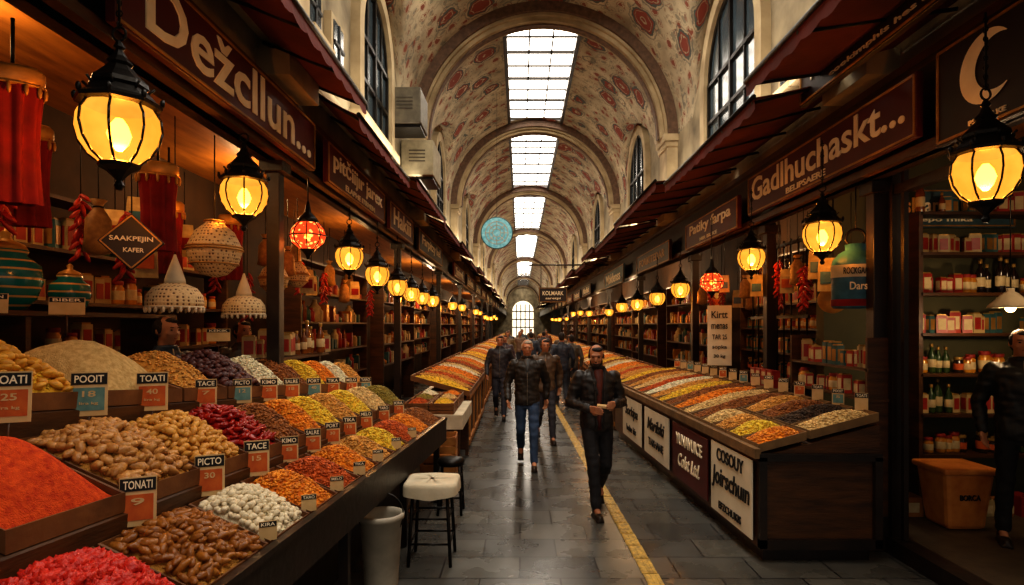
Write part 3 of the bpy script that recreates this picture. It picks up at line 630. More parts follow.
# ---------------------------------------------------------------- far stall modules
def module(side,y0,xf,xb,L_=4.0,cells=9):
    out=[]; s=side
    r=E('market_stall',((xf+xb)/2,y0+L_/2,0),'wooden stall counter with sloping spice trays','stall','distant stalls')
    w_=abs(xb-xf)
    b=MB(); b.box((0,0,.41),(w_*.92,L_*.96,.82)); 
    b.obj('counter_body',wood,parent=r,bevel=.01)
    b=MB(); fx=(xf-(xf+xb)/2)
    for k in range(5): b.box((fx*.94,-L_/2+.3+k*(L_-.6)/4,.45),(.04,.05,.7))
    b.box((fx*.94,0,.82),(.06,L_*.97,.06)); b.box((fx*.94,0,.12),(.05,L_*.97,.08)); b.obj('front_trim',crate_m,parent=r)
    out.append(r)
    keys=['yellow','orange','ochre','white','rust','tan','ochre','brown','orange']
    for i in range(cells):
        a,b_=y0+i*L_/cells,y0+(i+1)*L_/cells-.03; c=keys[(i*2+int(y0))%9]
        q=[V((xf,a,.9)),V((xf,b_,.9)),V((xb,b_,1.15)),V((xb,a,1.15))]
        if s>0: q=[q[1],q[0],q[3],q[2]]
        out.append(tray(*q,label='shallow wooden tray on a stall',group='distant display trays'))
        heap(*q,.09,SP[c],'heap of %s on a stall'%NM[c],grain=.014,n=150,gm=SGR[c],nu=12,nv=10,group='distant spice heaps'); out.append(COL.objects[-1])
    return out
A1=module(-1,9.3,-.78,-1.7); A2=module(-1,13.6,-.82,-1.75)
B1=module(1,11.0,1.7,2.65); B2=module(1,15.3,1.75,2.65)
for k in range(1,6):
    for o in A1+A2+B1+B2: dup(o,off=(0,8.6*k,0))
def crate(loc,d,label,mat=crate_m,rz=0):
    b=MB(); w_,l_,h_=d
    for k in range(3):
        z=h_*(k+.5)/3; hh=h_/3*.82
        b.box((-w_/2,0,z),(.015,l_,hh));b.box((w_/2,0,z),(.015,l_,hh));b.box((0,-l_/2,z),(w_,.015,hh));b.box((0,l_/2,z),(w_,.015,hh))
    b.box((0,0,.01),(w_,l_,.015))
    for sx in (-1,1):
        for sy in (-1,1): b.box((sx*(w_/2-.02),sy*(l_/2-.02),h_/2),(.03,.03,h_))
    o=b.obj('wooden_crate',mat,loc=loc,label=label,cat='crate',group='wooden crates'); o.rotation_euler=(0,0,rz); return o
crate((-.95,7.15,0),(.4,.42,.34),'slatted orange wooden crate on the paving'); crate((-.95,7.15,.35),(.38,.4,.3),'slatted orange wooden crate stacked on another',rz=.05)
tb_=E('side_table',(-1.15,8.3,0),'low table draped with a pale cloth','table')
MB().box((0,0,.78),(.8,1.4,.04)).obj('table_top',wood,parent=tb_)
b=MB(); b.box((0,0,.805),(.84,1.44,.012)); b.box((.42,0,.72),(.012,1.44,.18)); b.box((0,-.72,.72),(.84,.012,.18)); b.obj('tablecloth',white,parent=tb_)
for sx in (-.36,.36):
    for sy in (-.65,.65): MB().box((sx,sy,.39),(.05,.05,.76)).obj('leg',wood,parent=tb_)
for i,(x,y) in enumerate([(-1.0,7.85),(-1.33,7.85),(-1.0,8.35),(-1.33,8.35),(-1.0,8.8),(-1.33,8.8)]):
    crate((x,y,.815),(.3,.42,.14),'small wooden box of spice on the draped table',mat=wood2)
    q=[V((x+.13,y-.19,.93)),V((x+.13,y+.19,.93)),V((x-.13,y+.19,.93)),V((x-.13,y-.19,.93))]; c=['yellow','rust','tan','olive','orange','white'][i]
    heap(*q,.07,SP[c],'heap of %s in a small box'%NM[c],grain=.01,n=120,gm=SGR[c],nu=10,nv=8)
def stool(loc,h,s,top,label):
    r=E('stool',loc,label,'stool')
    for sx in (-1,1):
        for sy in (-1,1): MB().cyl((sx*s,sy*s,0),(sx*s*.82,sy*s*.82,h),.014,n=8).obj('leg',iron,parent=r)
    b=MB()
    for z in (.18,.38):
        k=s*(1-.18*z/h)
        b.cyl((-k,-k,z),(k,-k,z),.009,n=6);b.cyl((-k,k,z),(k,k,z),.009,n=6);b.cyl((-k,-k,z),(-k,k,z),.009,n=6);b.cyl((k,-k,z),(k,k,z),.009,n=6)
    b.obj('stretcher',iron,parent=r)
    b=MB().lathe([(s*.9,h-.01),(s*1.15,h),(s*1.2,h+.03),(s*1.1,h+.06),(s*.5,h+.075),(.01,h+.075)],n=24); b.obj('seat',top,parent=r); return r
s1=stool((-.73,5.0,0),.58,.17,white,'black metal stool with flat folded white cloth')
b=MB(); vs=[];n=40
for j,(r0,z) in enumerate(((.02,.674),(.19,.672),(.212,.665),(.218,.64),(.22,.6),(.222,.565))):
    for i in range(n):
        a=2*pi*i/n; sq=1/(abs(math.cos(a))**8+abs(math.sin(a))**8)**.125
        q=r0*sq+(.004*math.sin(a*11) if j>3 else 0); vs.append((math.cos(a)*q,math.sin(a)*q,z+.002*math.sin(a*5)-(.015*math.sin(a*3) if j==5 else 0)))
fs=[(j*n+i,j*n+(i+1)%n,(j+1)*n+(i+1)%n,(j+1)*n+i) for j in range(5) for i in range(n)]; fs.append(tuple(range(n)))
b.add(vs,fs,0,True); b.obj('folded_cloth',white,parent=s1)
stool((-.72,6.25,0),.5,.12,iron,'low black metal stool with round dark seat')
r=E('bucket',(-1.04,4.5,0),'white plastic bucket with rim and wire handle','bucket')
MB().lathe([(.12,.0),(.125,.02),(.155,.5),(.17,.505),(.17,.54),(.15,.545),(.14,.5),(.11,.03),(.01,.03)],n=28).obj('bucket_body',plastic,parent=r)
MB().torus((0,0,.52),.165,.006,n=24,rot=Matrix.Rotation(1.2,3,'X'),arc=2*pi).obj('handle',iron,parent=r)
# ---------------------------------------------------------------- hanging goods, left
def curtain(loc,w_,h_,label,rz=.5):
    r=E('hanging_textile',loc,label,'textile','hanging textiles'); r.rotation_euler=(0,0,rz)
    b=MB();n=60;vs=[];fs=[];m=6
    for j in range(m+1):
        z=-h_*j/m
        for i in range(n+1):
            a=2*pi*i/n; q=w_/2*(1+.22*math.sin(a*9))*(1-.25*math.sin(pi*min(1,j/m*1.4)*.5)+.2*(j/m)**2); vs.append((math.cos(a)*q,math.sin(a)*q*.5,z))
    fs=[(j*(n+1)+i,j*(n+1)+i+1,(j+1)*(n+1)+i+1,(j+1)*(n+1)+i) for j in range(m) for i in range(n)]
    b.add(vs,fs,0,True); b.obj('folds',redcloth,parent=r)
    b=MB().lathe([(w_*.5,-.02),(w_*.6,0),(w_*.6,.05),(w_*.5,.07)],n=20,sy=.55); b.obj('gold_band',gold,parent=r)
    b=MB().torus((0,0,-.015),w_*.6,.006,n=24,sy=.55)
    for i in range(12): a=2*pi*i/12; b.ell((math.cos(a)*w_*.6,math.sin(a)*w_*.33,-.04),(.01,.01,.03),n=6,m=4)
    b.obj('tassels',gold,parent=r); MB().cyl((0,0,.07),(0,0,3.34-loc[2]),.008,n=6).obj('cord',iron,parent=r)
curtain((-2.3,2.72,3.05),.2,.55,'gathered red cloth with gold band and tassels')
curtain((-2.34,3.88,2.93),.2,.5,'gathered red cloth with gold band and tassels')
curtain((-2.55,5.3,2.85),.18,.5,'gathered red cloth with gold band and tassels')
curtain((-2.75,3.35,3.0),.2,.5,'gathered red cloth with gold band and tassels')
curtain((-2.75,4.7,2.85),.18,.5,'gathered red cloth with gold band and tassels')
def weave():
    m=bpy.data.materials.new('woven_pattern'); m.use_nodes=True;nt=m.node_tree;N=nt.nodes;L=nt.links;b=N['Principled BSDF'];b.inputs['Roughness'].default_value=.8
    tc=N.new('ShaderNodeTexCoord'); ch=N.new('ShaderNodeTexVoronoi'); ch.inputs['Scale'].default_value=42; ch.inputs['Randomness'].default_value=.15; L.new(tc.outputs['Object'],ch.inputs['Vector'])
    cr=N.new('ShaderNodeValToRGB'); cr.color_ramp.elements[0].color=lin('#5c3a20'); cr.color_ramp.elements[1].color=lin('#d2b88a'); cr.color_ramp.elements[0].position=.24;cr.color_ramp.elements[1].position=.38
    L.new(ch.outputs['Distance'],cr.inputs[0]); L.new(cr.outputs[0],b.inputs['Base Color'])
    bp=N.new('ShaderNodeBump'); bp.inputs['Strength'].default_value=.6; bp.inputs['Distance'].default_value=.01; L.new(ch.outputs['Distance'],bp.inputs['Height']); L.new(bp.outputs[0],b.inputs['Normal']); return m
wv=weave()
def globe(loc,r0,label):
    r=E('woven_basket',loc,label,'basket','hanging baskets')
    b=MB().lathe([(.02*1,-r0*1.05),(r0*.45,-r0*.95),(r0*.85,-r0*.55),(r0,0),(r0*.98,.1*r0),(r0*.7,r0*.7),(r0*.35,r0*1.0),(r0*.33,r0*1.15)],n=24); b.obj('basket_body',wv,parent=r)
    b=MB(); 
    for z,q in ((-.55,.86),(0,1.01),(.1,.99),(1.1,.36)): b.torus((0,0,z*r0),r0*q,.007,n=24)
    b.obj('basket_bands',gold,parent=r); MB().cyl((0,0,r0*1.1),(0,0,3.34-loc[2]),.005,n=6).obj('cord',iron,parent=r)
globe((-2.24,4.4,2.5),.19,'large round woven basket with cream pattern'); globe((-2.4,5.85,2.4),.14,'smaller round woven basket with cream pattern')
globe((-2.45,6.6,2.5),.13,'smaller round woven basket with cream pattern')
def dome(loc,s,label):
    r=E('domed_pendant',loc,label,'pendant shade','domed pendants')
    MB().lathe([(.075*s,.1*s),(.07*s,.14*s),(.045*s,.22*s),(.02*s,.29*s),(.008*s,.33*s)],n=20).obj('cone_top',white,parent=r)
    MB().lathe([(.195*s,-.07*s),(.2*s,-.04*s),(.19*s,.02*s),(.15*s,.075*s),(.07*s,.11*s)],n=24).obj('dome_shade',wv,parent=r)
    b=MB().torus((0,0,-.07*s),.195*s,.007,n=24)
    for i in range(22): a=2*pi*i/22; b.ell((math.cos(a)*.195*s,math.sin(a)*.195*s,-.09*s),(.012*s,.012*s,.024*s),n=6,m=4)
    b.obj('bead_fringe',white,parent=r); MB().cyl((0,0,.33*s),(0,0,3.34-loc[2]),.004,n=6).obj('cord',iron,parent=r)
dome((-2.3,4.0,2.13),.88,'cream conical topped pendant dome with bead fringe'); dome((-2.3,5.0,2.1),.85,'cream conical topped pendant dome with bead fringe')
ds=sign(FC,(-2.2,3.4,2.42),.23,.23,signdark,[],'black diamond shaped hanging sign with cream lettering',t=.02,name='diamond_sign',border=.01)
ds.matrix_world=Matrix.Translation((-2.2,3.4,2.42))@Matrix.Rotation(.45,4,'Z')@FC@Matrix.Rotation(pi/4,4,'Z')
text('SAAKPEJIN',.21,.035,cream,ds,(.01,.01,.014),rz=-pi/4); text('KAFER',.1,.025,cream,ds,(-.025,-.04,.014),rz=-pi/4)
MB().cyl((.115,.115,0),(.115+.55,.115+.55,0),.004,n=5).obj('cord',iron,parent=ds)
def strip(n_,a,b_,sc):
    m=bpy.data.materials.new(n_); m.use_nodes=True;nt=m.node_tree;N=nt.nodes;L=nt.links;b=N['Principled BSDF'];b.inputs['Roughness'].default_value=.25
    tc=N.new('ShaderNodeTexCoord'); w1=N.new('ShaderNodeTexWave'); w1.bands_direction='Z'; w1.inputs['Scale'].default_value=sc;w1.inputs['Distortion'].default_value=.6
    L.new(tc.outputs['Object'],w1.inputs[0]); cr=N.new('ShaderNodeValToRGB'); cr.color_ramp.elements[0].color=lin(a);cr.color_ramp.elements[1].color=lin(b_);cr.color_ramp.elements[0].position=.86;cr.color_ramp.elements[1].position=.93
    L.new(w1.outputs['Fac'],cr.inputs[0]); L.new(cr.outputs[0],b.inputs['Base Color']); return m
tealp=strip('teal_glaze','#15666c','#b8975a',6)
sh=E('display_shelf',(-3.1,3.6,2.02),'dark wooden shelf behind the spice heaps','shelf')
MB().box((0,0,0),(.36,3.0,.03)).obj('shelf_board',wood,parent=sh)
for y in (-1.3,0,1.3): MB().box((0,y,-1.02),(.3,.04,2.0)).obj('bracket',wood,parent=sh)
for (y,s) in ((3.5,1.1),(4.0,.75)):
    r=E('ceramic_pot',(-3.0,y,2.037),'teal glazed vessel with tan bands and lid','pot','glazed pots')
    MB().lathe([(.08*s,0),(.13*s,.06*s),(.16*s,.15*s),(.15*s,.24*s),(.09*s,.29*s),(.1*s,.32*s),(.085*s,.32*s)],n=24).obj('pot_body',tealp,parent=r)
    MB().lathe([(.1*s,.32*s),(.08*s,.35*s),(.02*s,.38*s),(.025*s,.41*s),(.005,.43*s)],n=20).obj('lid',gold,parent=r)
capr=M('cap_red','#8a2418'); capg=M('cap_gold','#a07c3c',metal=.4,rough=.4); lab=M('bottle_label','#b8a276','#cebb90',scale=20)
glassc=[M('glass_amber','#5e2c0d','#8e5016',rough=.15,coat=.5,bump=0),M('glass_green','#24371c','#3f5428',rough=.15,coat=.5,bump=0),M('glass_dark','#1c1310','#33241c',rough=.15,coat=.5,bump=0),M('honey_jar','#a86818','#cc8c2c',rough=.2,coat=.5,bump=0),M('tin_red','#86201a','#a83424',rough=.4),M('tin_cream','#a08a5e','#bfa876',rough=.5),M('tin_teal','#22454a','#3a666a',rough=.5)]
def bottle(i):
    return MB().lathe([(.03,0),(.034,.01),(.034,.15),(.025,.18),(.012,.205),(.012,.235)],n=12,mi=0).lathe([(.0345,.05),(.035,.052),(.035,.12),(.0345,.122)],n=12,mi=1).lathe([(.014,.23),(.015,.232),(.015,.26),(.01,.262)],n=10,mi=2).mesh('bottle',[glassc[i],lab,capg])
def jar(i,lb=None):
    return MB().lathe([(.04,0),(.045,.01),(.045,.11),(.036,.125),(.036,.135)],n=12,mi=0).lathe([(.0455,.03),(.046,.032),(.046,.09),(.0455,.092)],n=12,mi=1).lathe([(.04,.13),(.041,.132),(.041,.155),(.038,.158)],n=12,mi=2).mesh('jar',[glassc[i],lb or lab,capr if i%2 else capg])
def tin(i,lb=None):
    return MB().box((0,0,.08),(.085,.07,.16),0).box((0,0,.165),(.07,.055,.012),2).box((0,-.036,.08),(.06,.004,.1),1).box((.0435,0,.08),(.004,.05,.1),1).box((-.0435,0,.08),(.004,.05,.1),1).mesh('tin_box',[glassc[i],lb or lab,capg])
KI=[('bottle',bottle(0),'amber glass bottle with pale label','bottle'),('bottle',bottle(1),'green glass bottle with pale label','bottle'),('bottle',bottle(2),'dark glass bottle with pale label','bottle'),('jar',jar(3),'honey coloured glass jar with lid','jar'),('jar',jar(2,orangeprint),'dark glass jar with orange label','jar'),('tin_box',tin(4),'red printed tin box with label','tin'),('tin_box',tin(5,glassc[4]),'cream printed tin box with red label','tin'),('tin_box',tin(6,gold),'teal printed tin box with gold label','tin')]
def row(p0,p1,step,kinds,group,sc=1,var=.25):
    p0=V(p0);p1=V(p1);L_=(p1-p0).length;n=int(L_/step)
    k=R.choice(kinds)
    for i in range(n):
        if R.random()<.45: k=R.choice(kinds)
        if R.random()<.09: continue
        nm,me,lb,ct=KI[k]; o=bpy.data.objects.new(nm,me); COL.objects.link(o); o.location=p0+(p1-p0)*((i+.5)/n)+V((R.uniform(-.03,.03),R.uniform(-.02,.02),0)); s=sc*R.uniform(1-var,1+var*.6); o.scale=(s,s,s*R.uniform(.9,1.15)); o.rotation_euler=(0,0,R.uniform(-.4,.4)); props(o,lb,ct,group)
def shelf(p,L_,axis,levels,z0,dz,kinds,group,depth=.28,step=.13,sc=1,fill=True):
    r=E('shelving_unit',p,'dark wooden shelving unit stocked with bottles and jars','shelf','shop shelving')
    H=z0+dz*levels; dx,dy=(depth,L_) if axis=='y' else (L_,depth)
    for k in range(levels+1):
        MB().box((0,0,z0+dz*k-.015),(dx,dy,.03)).obj('shelf_board',wood,parent=r)
    for s in (-1,1):
        c=(0,s*L_/2,H/2) if axis=='y' else (s*L_/2,0,H/2); d=(dx,.04,H) if axis=='y' else (.04,dy,H)
        MB().box(c,d).obj('side_panel',wood,parent=r)
    if fill:
        for k in range(levels+(1 if axis=='x' else 0)):
            z=p[2]+z0+dz*k; kk=R.sample(kinds,min(3,len(kinds)))
            if axis=='y': row((p[0]+.0,p[1]-L_/2+.06,z),(p[0],p[1]+L_/2-.06,z),step,kk,group,sc)
            else: row((p[0]-L_/2+.06,p[1],z),(p[0]+L_/2-.06,p[1],z),step,kk,group,sc)
    return r
shelf((-3.8,5.8,0),3.4,'y',4,1.3,.42,[0,1,3,4,6,7],'bottles and jars on the rear shelves',sc=1.3,step=.15)
shelf((4.7,6.05,.12),1.5,'x',6,.55,.4,[0,1,2,3,4,5,6,7],'bottles in the corner shop',sc=1.15,step=.085)
shelf((4.4,9.3,0),4.6,'y',5,1.1,.4,[0,3,4,5,6,7],'jars and tins on the rear shelves',sc=1.3,step=.15)
row((-2.35,5.2,1.66),(-2.1,6.6,1.66),.1,[0,4,6],'bottles behind the heaps',sc=1.2)
child_world(MB().box((-2.3,5.9,1.635),(.3,1.7,.03)),'rear_shelf',wood,st); child_world(MB().box((-2.3,5.2,.85),(.2,.05,1.55)),'rear_shelf_support',wood,st); child_world(MB().box((-2.3,6.6,.85),(.2,.05,1.55)),'rear_shelf_support',wood,st)
def farshelf(x,y,side):
    r=shelf((x,y,0),3.6,'y',4,1.1,.45,[0],'',fill=False); b=MB()
    for k in range(4):
        yy=-1.7
        while yy<1.68:
            h=R.uniform(.1,.36); w0=R.uniform(.04,.09)
            if R.random()<.5: b.lathe([(w0,0),(w0*1.05,h*.7),(w0*.5,h*.85),(w0*.5,h)],c=(0,yy,1.1+.45*k),n=8,mi=R.randint(0,5))
            else: b.box((0,yy,1.1+.45*k+h*.4),(.16,w0*1.7,h*.8),R.randint(0,5))
            yy+=w0*2+R.uniform(0,.08)
    b.obj('stacked_goods',[glassc[0],glassc[3],glassc[5],glassc[4],lab,glassc[6]],parent=r,kind='stuff')
    return r
fas=[farshelf(-3.2,10.2,-1),farshelf(-3.0,14.4,-1)]; fbs=[farshelf(3.9,13.6,1),farshelf(3.8,17.8,1)]
for k in range(1,5):
    for o in fas+fbs: dup(o,off=(0,8.4*k,0))
# ---------------------------------------------------------------- right shop details
wallbox('floor_right_shop',(4.9,4.3,.06),(3.3,4.0,.12),M('shop_floor','#46392b','#5c4c38',rough=.5))
b=MB(); b.box((3.22,4.3,.07),(.16,4.0,.14)); b.obj('trim_%d'%tn,darkwood,kind='structure',label='dark shop threshold'); tn+=1
b=MB(); b.box((3.22,5.15,1.7),(.1,.08,3.2)); b.box((3.22,3.4,1.7),(.1,.07,3.2)); b.box((3.22,4.2,3.1),(.08,1.8,.08)); b.box((3.22,5.02,1.7),(.04,.04,3.1)); b.obj('door_1',darkwood,kind='structure',label='dark timber shop entrance frame'); 
bin_m=M('terracotta_plastic','#bb6a2a','#d88c42',rough=.5)
r=E('waste_bin',(3.98,5.5,.12),'orange brown tapered square tub with raised rim','bin')
b=MB(); b.hexa([(-.17,-.16,0),(.17,-.16,0),(.17,.16,0),(-.17,.16,0)],[(-.225,-.21,.52),(.225,-.21,.52),(.225,.21,.52),(-.225,.21,.52)]); b.obj('bin_body',bin_m,parent=r,bevel=.04)
b=MB(); b.hexa([(-.245,-.23,.5),(.245,-.23,.5),(.245,.23,.5),(-.245,.23,.5)],[(-.25,-.235,.56),(.25,-.235,.56),(.25,.235,.56),(-.25,.235,.56)]); b.obj('bin_rim',bin_m,parent=r,bevel=.02)
text('BORCA',.18,.05,ink,r,(0,-.199,.3)).rotation_euler=(pi/2,0,0)
lp=E('pendant_lamp',(4.25,5.2,2.1),'cream conical pendant lamp in the corner shop','lamp')
MB().lathe([(.17,0),(.16,.02),(.06,.12),(.03,.14),(.03,.17)],n=20).obj('lamp_shade',white,parent=lp); MB().ell((0,0,.0),.04).obj('bulb',M('bulb_soft','#fff0c0',emit='#ffcf80',es=12,bump=0),parent=lp); MB().cyl((0,0,.16),(0,0,1.75),.005,n=5).obj('cord',iron,parent=lp)
light((4.25,5.2,1.95),16,(1,.7,.4)); light((4.3,4.6,2.9),14,(1,.7,.4),.1)  # first lies under the pendant lamp; second is added fill without a fixture
sign(FC,(4.35,6.18,3.15),1.5,.4,blue_b,[('Resklame Portu',0,.03,1.2,.16,cream),('depo mika',0,-.12,.6,.06,cream)],'faded painted board above the shop shelves',t=.03)
for i in range(9):
    b=MB(); h=R.uniform(.12,.26); b.box((0,0,h/2),(R.uniform(.12,.22),R.uniform(.14,.22),h),0).box((0,-.112,h/2),(.1,.004,h*.5),1)
    b.obj('carton',[[crate_m,glassc[4],glassc[5]][i%3],lab],loc=(3.75+i*.2+(.3 if i>0 else 0),5.82,.12),label='small printed carton stacked on the shop floor',cat='box',group='cartons on the shop floor')
r=E('iron_gate',(3.3,7.9,1.1),'black wrought iron barred gate','gate'); b=MB()
for k in range(9): b.cyl((0,-1.0+k*.2,0),(0,-1.0+k*.2,1.9),.012,n=6)
b.obj('bars',iron,parent=r); b=MB()
for z in (.05,.95,1.85): b.box((0,-.2,z),(.03,1.7,.04))
for k in range(4): b.torus((0,-.8+k*.4,1.6),.09,.008,n=14,rot=Matrix.Rotation(pi/2,3,'Y'))
b.obj('rails',iron,parent=r)
mbd=sign(FC,(2.86,8.6,1.8),.33,.86,bwhite,[('Kirtt',0,.3,.22,.1,ink),('menas',0,.13,.22,.07,ink),('TAR 25',0,-.02,.2,.07,ink),('sopka',0,-.17,.2,.07,ink),('30 kg',0,-.3,.16,.06,ink)],'tall narrow white menu board with dark handwriting',trim=None,t=.02,yaw=-.3)
jm=M('jug_blue','#1f4a63','#3b7390',rough=.4)
r=E('jug_sign',(3.05,5.45,2.38),'large blue and cream hanging canister with lettering','sign'); r.rotation_euler=(0,0,-.35)
MB().lathe([(.18,-.28),(.2,-.26),(.2,.12),(.19,.16),(.14,.22),(.09,.25),(.09,.3),(.05,.31)],n=28,sy=.7).obj('jug_body',jm,parent=r)
MB().lathe([(.202,.0),(.203,.002),(.203,.11),(.202,.112)],n=28,sy=.7).obj('jug_band',white,parent=r)
MB().lathe([(.202,-.26),(.203,-.258),(.203,-.2),(.202,-.198)],n=28,sy=.7).obj('jug_base_band',redcloth,parent=r)
MB().torus((0,0,.36),.08,.012,n=18,rot=Matrix.Rotation(pi/2,3,'X')).obj('jug_handle',iron,parent=r)
MB().cyl((0,0,.44),(0,0,.85),.006,n=6).obj('cord',iron,parent=r)
text('ROCKGAAKL',.24,.06,ink,r,(0,-.146,.055)).rotation_euler=(pi/2,0,0); text('Dars',.14,.07,cream,r,(0,-.146,-.08)).rotation_euler=(pi/2,0,0)
bagm=[M('burlap','#785428','#9c7540',scale=30),M('red_pepper','#86160e','#b42c18',scale=30,rough=.35),M('cream_bag','#ab925e','#cbb480',scale=20)]
def bag(loc,i,s=1):
    lb=['brown burlap bag hanging on a cord','string of dried red peppers hanging','printed cream packet hanging on a cord'][i]
    r=E(['hanging_bag','pepper_string','hanging_packet'][i],loc,lb,['bag','pepper string','packet'][i],'hanging goods'); b=MB()
    if i==0:
        b.lathe([(.02*s,-.2*s),(.07*s,-.18*s),(.08*s,-.12*s),(.065*s,0),(.03*s,.06*s),(.02*s,.075*s),(.04*s,.11*s)],n=14); b.v=[(x*(1+.15*math.sin(z*60)),y*(1+.15*math.cos(z*50+x*40)),z) for x,y,z in b.v]; b.obj('bag_body',bagm[0],parent=r)
        MB().torus((0,0,.07*s),.024*s,.006,n=10).obj('tie',iron,parent=r)
    elif i==1:
        for k in range(26):
            a=k*2.4; z=.08-.014*k; q=Matrix.Rotation(a,3,'Z')@Matrix.Rotation(2.4+R.uniform(-.3,.3),3,'Y'); c=V((math.cos(a)*.03,math.sin(a)*.03,z))*s
            b.ell(c,(.013*s,.013*s,.042*s),n=6,m=5,rot=q)
        b.obj('peppers',bagm[1],parent=r,kind='stuff')
    else:
        b.hexa([(-.07*s,-.02,-.17*s),(.07*s,-.02,-.17*s),(.07*s,.02,-.17*s),(-.07*s,.02,-.17*s)],[(-.065*s,-.035,0),(.065*s,-.035,0),(.065*s,.035,0),(-.065*s,.035,0)]); b.hexa([(-.065*s,-.035,0),(.065*s,-.035,0),(.065*s,.035,0),(-.065*s,.035,0)],[(-.06*s,-.003,.08*s),(.06*s,-.003,.08*s),(.06*s,.003,.08*s),(-.06*s,.003,.08*s)])
        b.obj('packet_body',bagm[2],parent=r); MB().box((0,-.033,-.07*s),(.1*s,.012,.09*s)).obj('packet_label',[redcloth,jm,orangeprint][int(loc[1]*10)%3],parent=r); r.rotation_euler=(0,0,.5 if loc[0]<0 else -.5)
    MB().cyl((0,0,.075*s),(0,0,3.25-loc[2]),.004,n=5).obj('cord',iron,parent=r)
HG=[(3.0,5.85,2.5,2,1.3),(3.02,6.1,2.62,2,1.2),(3.0,6.35,2.45,1,1.2),(3.05,6.6,2.6,0,1.1),(3.05,6.85,2.5,2,1.1),(3.1,7.2,2.6,1,1.1),(3.0,7.6,2.5,2,1.1),(3.0,8.0,2.5,0,1),(3.0,8.8,2.6,2,1),(3.0,9.4,2.5,1,1.1),(3.0,9.9,2.5,0,1.1),
   (-2.4,6.2,2.65,0,1),(-2.45,6.9,2.5,2,1.1),(-2.45,7.5,2.5,1,1),(-2.4,8.2,2.45,0,1),(-2.4,8.7,2.5,2,1),(-2.4,9.6,2.4,1,1.1),(-2.6,3.0,2.75,1,1.2),(-2.7,4.1,2.6,1,1.2),(-2.75,4.4,2.5,2,1.2),(-2.5,5.5,2.3,1,1.1),(-2.6,3.7,2.6,0,1.1),(-2.9,3.1,2.6,2,1.4)]
for i in range(16): HG.append((-2.55-R.random()*.5,3.0+i*.42,2.55+R.random()*.35,R.randint(0,2),1.1)); HG.append((3.15+R.random()*.4,5.9+i*.32,2.35+R.random()*.4,R.randint(0,2),1.1))
for (x,y,z,i,s) in HG: bag((x,y,z),i,s)
r=E('wall_plate',(3.1,5.95,2.2),'round bronze ornamental plate hanging','plate')
MB().lathe([(.02,0),(.1,.005),(.13,.02),(.135,.025),(.13,.03),(.02,.02)],n=28).obj('plate_disc',gold,parent=r).rotation_euler=(pi/2,0,-.5)
MB().cyl((0,0,.12),(0,0,1.05),.004,n=5).obj('cord',iron,parent=r)
rb=E('display_shelf',(3.07,5.9,1.2),'two tier dark wooden shelf behind the counter','shelf')
for z in (.1,.36): MB().box((.02,0,z),(.2,1.5,.025)).obj('shelf_board',wood,parent=rb)
for y in (-.72,.72): MB().box((.02,y,-.28),(.2,.03,1.84)).obj('side_panel',wood,parent=rb)
row((3.07,5.2,1.313),(3.07,6.6,1.313),.11,[3,4,5],'tins behind the counter'); row((3.07,5.2,1.573),(3.07,6.6,1.573),.11,[5,6,0,7],'tins behind the counter',sc=1.1)
for i in range(8):
    b=MB().box((0,0,.05),(.1,.14,.1),0).box((-.051,0,.05),(.003,.1,.05),1); b.obj('red_box',[glassc[4],lab],loc=(2.99,7.08+(i%4)*.17,1.211+.101*(i//4)),label='small red printed carton stacked on a shelf',cat='box',group='red cartons')
def ac(loc,d,label,mat):
    r=E('wall_unit',loc,label,'wall box','wall mounted units'); w_,l_,h_=d
    MB().box((0,0,0),d).obj('casing',mat,parent=r,bevel=.015)
    b=MB()
    for k in range(4): b.box((0,-l_/2-.004,-h_*.1+k*h_*.1),(w_*.5,.008,h_*.03))
    b.obj('grille',M('grille_grey','#3a342a','#4a4236'),parent=r)
    MB().box((-.02,0,-h_/2-.03),(w_,l_*.8,.04)).obj('bracket',iron,parent=r)
gm_=M('grey_metal','#4e483c','#6a6250',rough=.5)
ac((-1.78,9.6,5.35),(.5,.7,.55),'plain dark grey box unit on the wall',gm_); ac((-1.75,10.7,4.8),(.55,1.0,.6),'pale box unit fixed to the wall',M('pale_metal','#857b62','#a19678',rough=.6))
# ---------------------------------------------------------------- people
def bake(b,name,mat,vox,parent,sm=3,fac=.5,fold=0):
    o=b.obj(name,mat); m=o.modifiers.new('r','REMESH'); m.mode='VOXEL'; m.voxel_size=vox; m.use_smooth_shade=True
    s=o.modifiers.new('s','SMOOTH'); s.iterations=sm; s.factor=fac
    bpy.context.view_layer.update(); dg=bpy.context.evaluated_depsgraph_get(); me=bpy.data.meshes.new_from_object(o.evaluated_get(dg))
    o.modifiers.clear(); old=o.data; o.data=me; bpy.data.meshes.remove(old); me.name=name
    if fold:
        off=[]
        for v in me.vertices:
            c=v.co; n_=noise.noise(V((c.x*9+3,c.y*9,c.z*22)))+.6*noise.noise(V((c.x*20,c.y*20+5,c.z*9+c.x*14)))
            off.append(c+v.normal*n_*fold)
        for v,c in zip(me.vertices,off): v.co=c
    if not me.materials: me.materials.append(mat)
    if parent: o.parent=parent
    return o
skin=M('skin','#a0684a','#c48c68',scale=6,rough=.55,bump=.05)
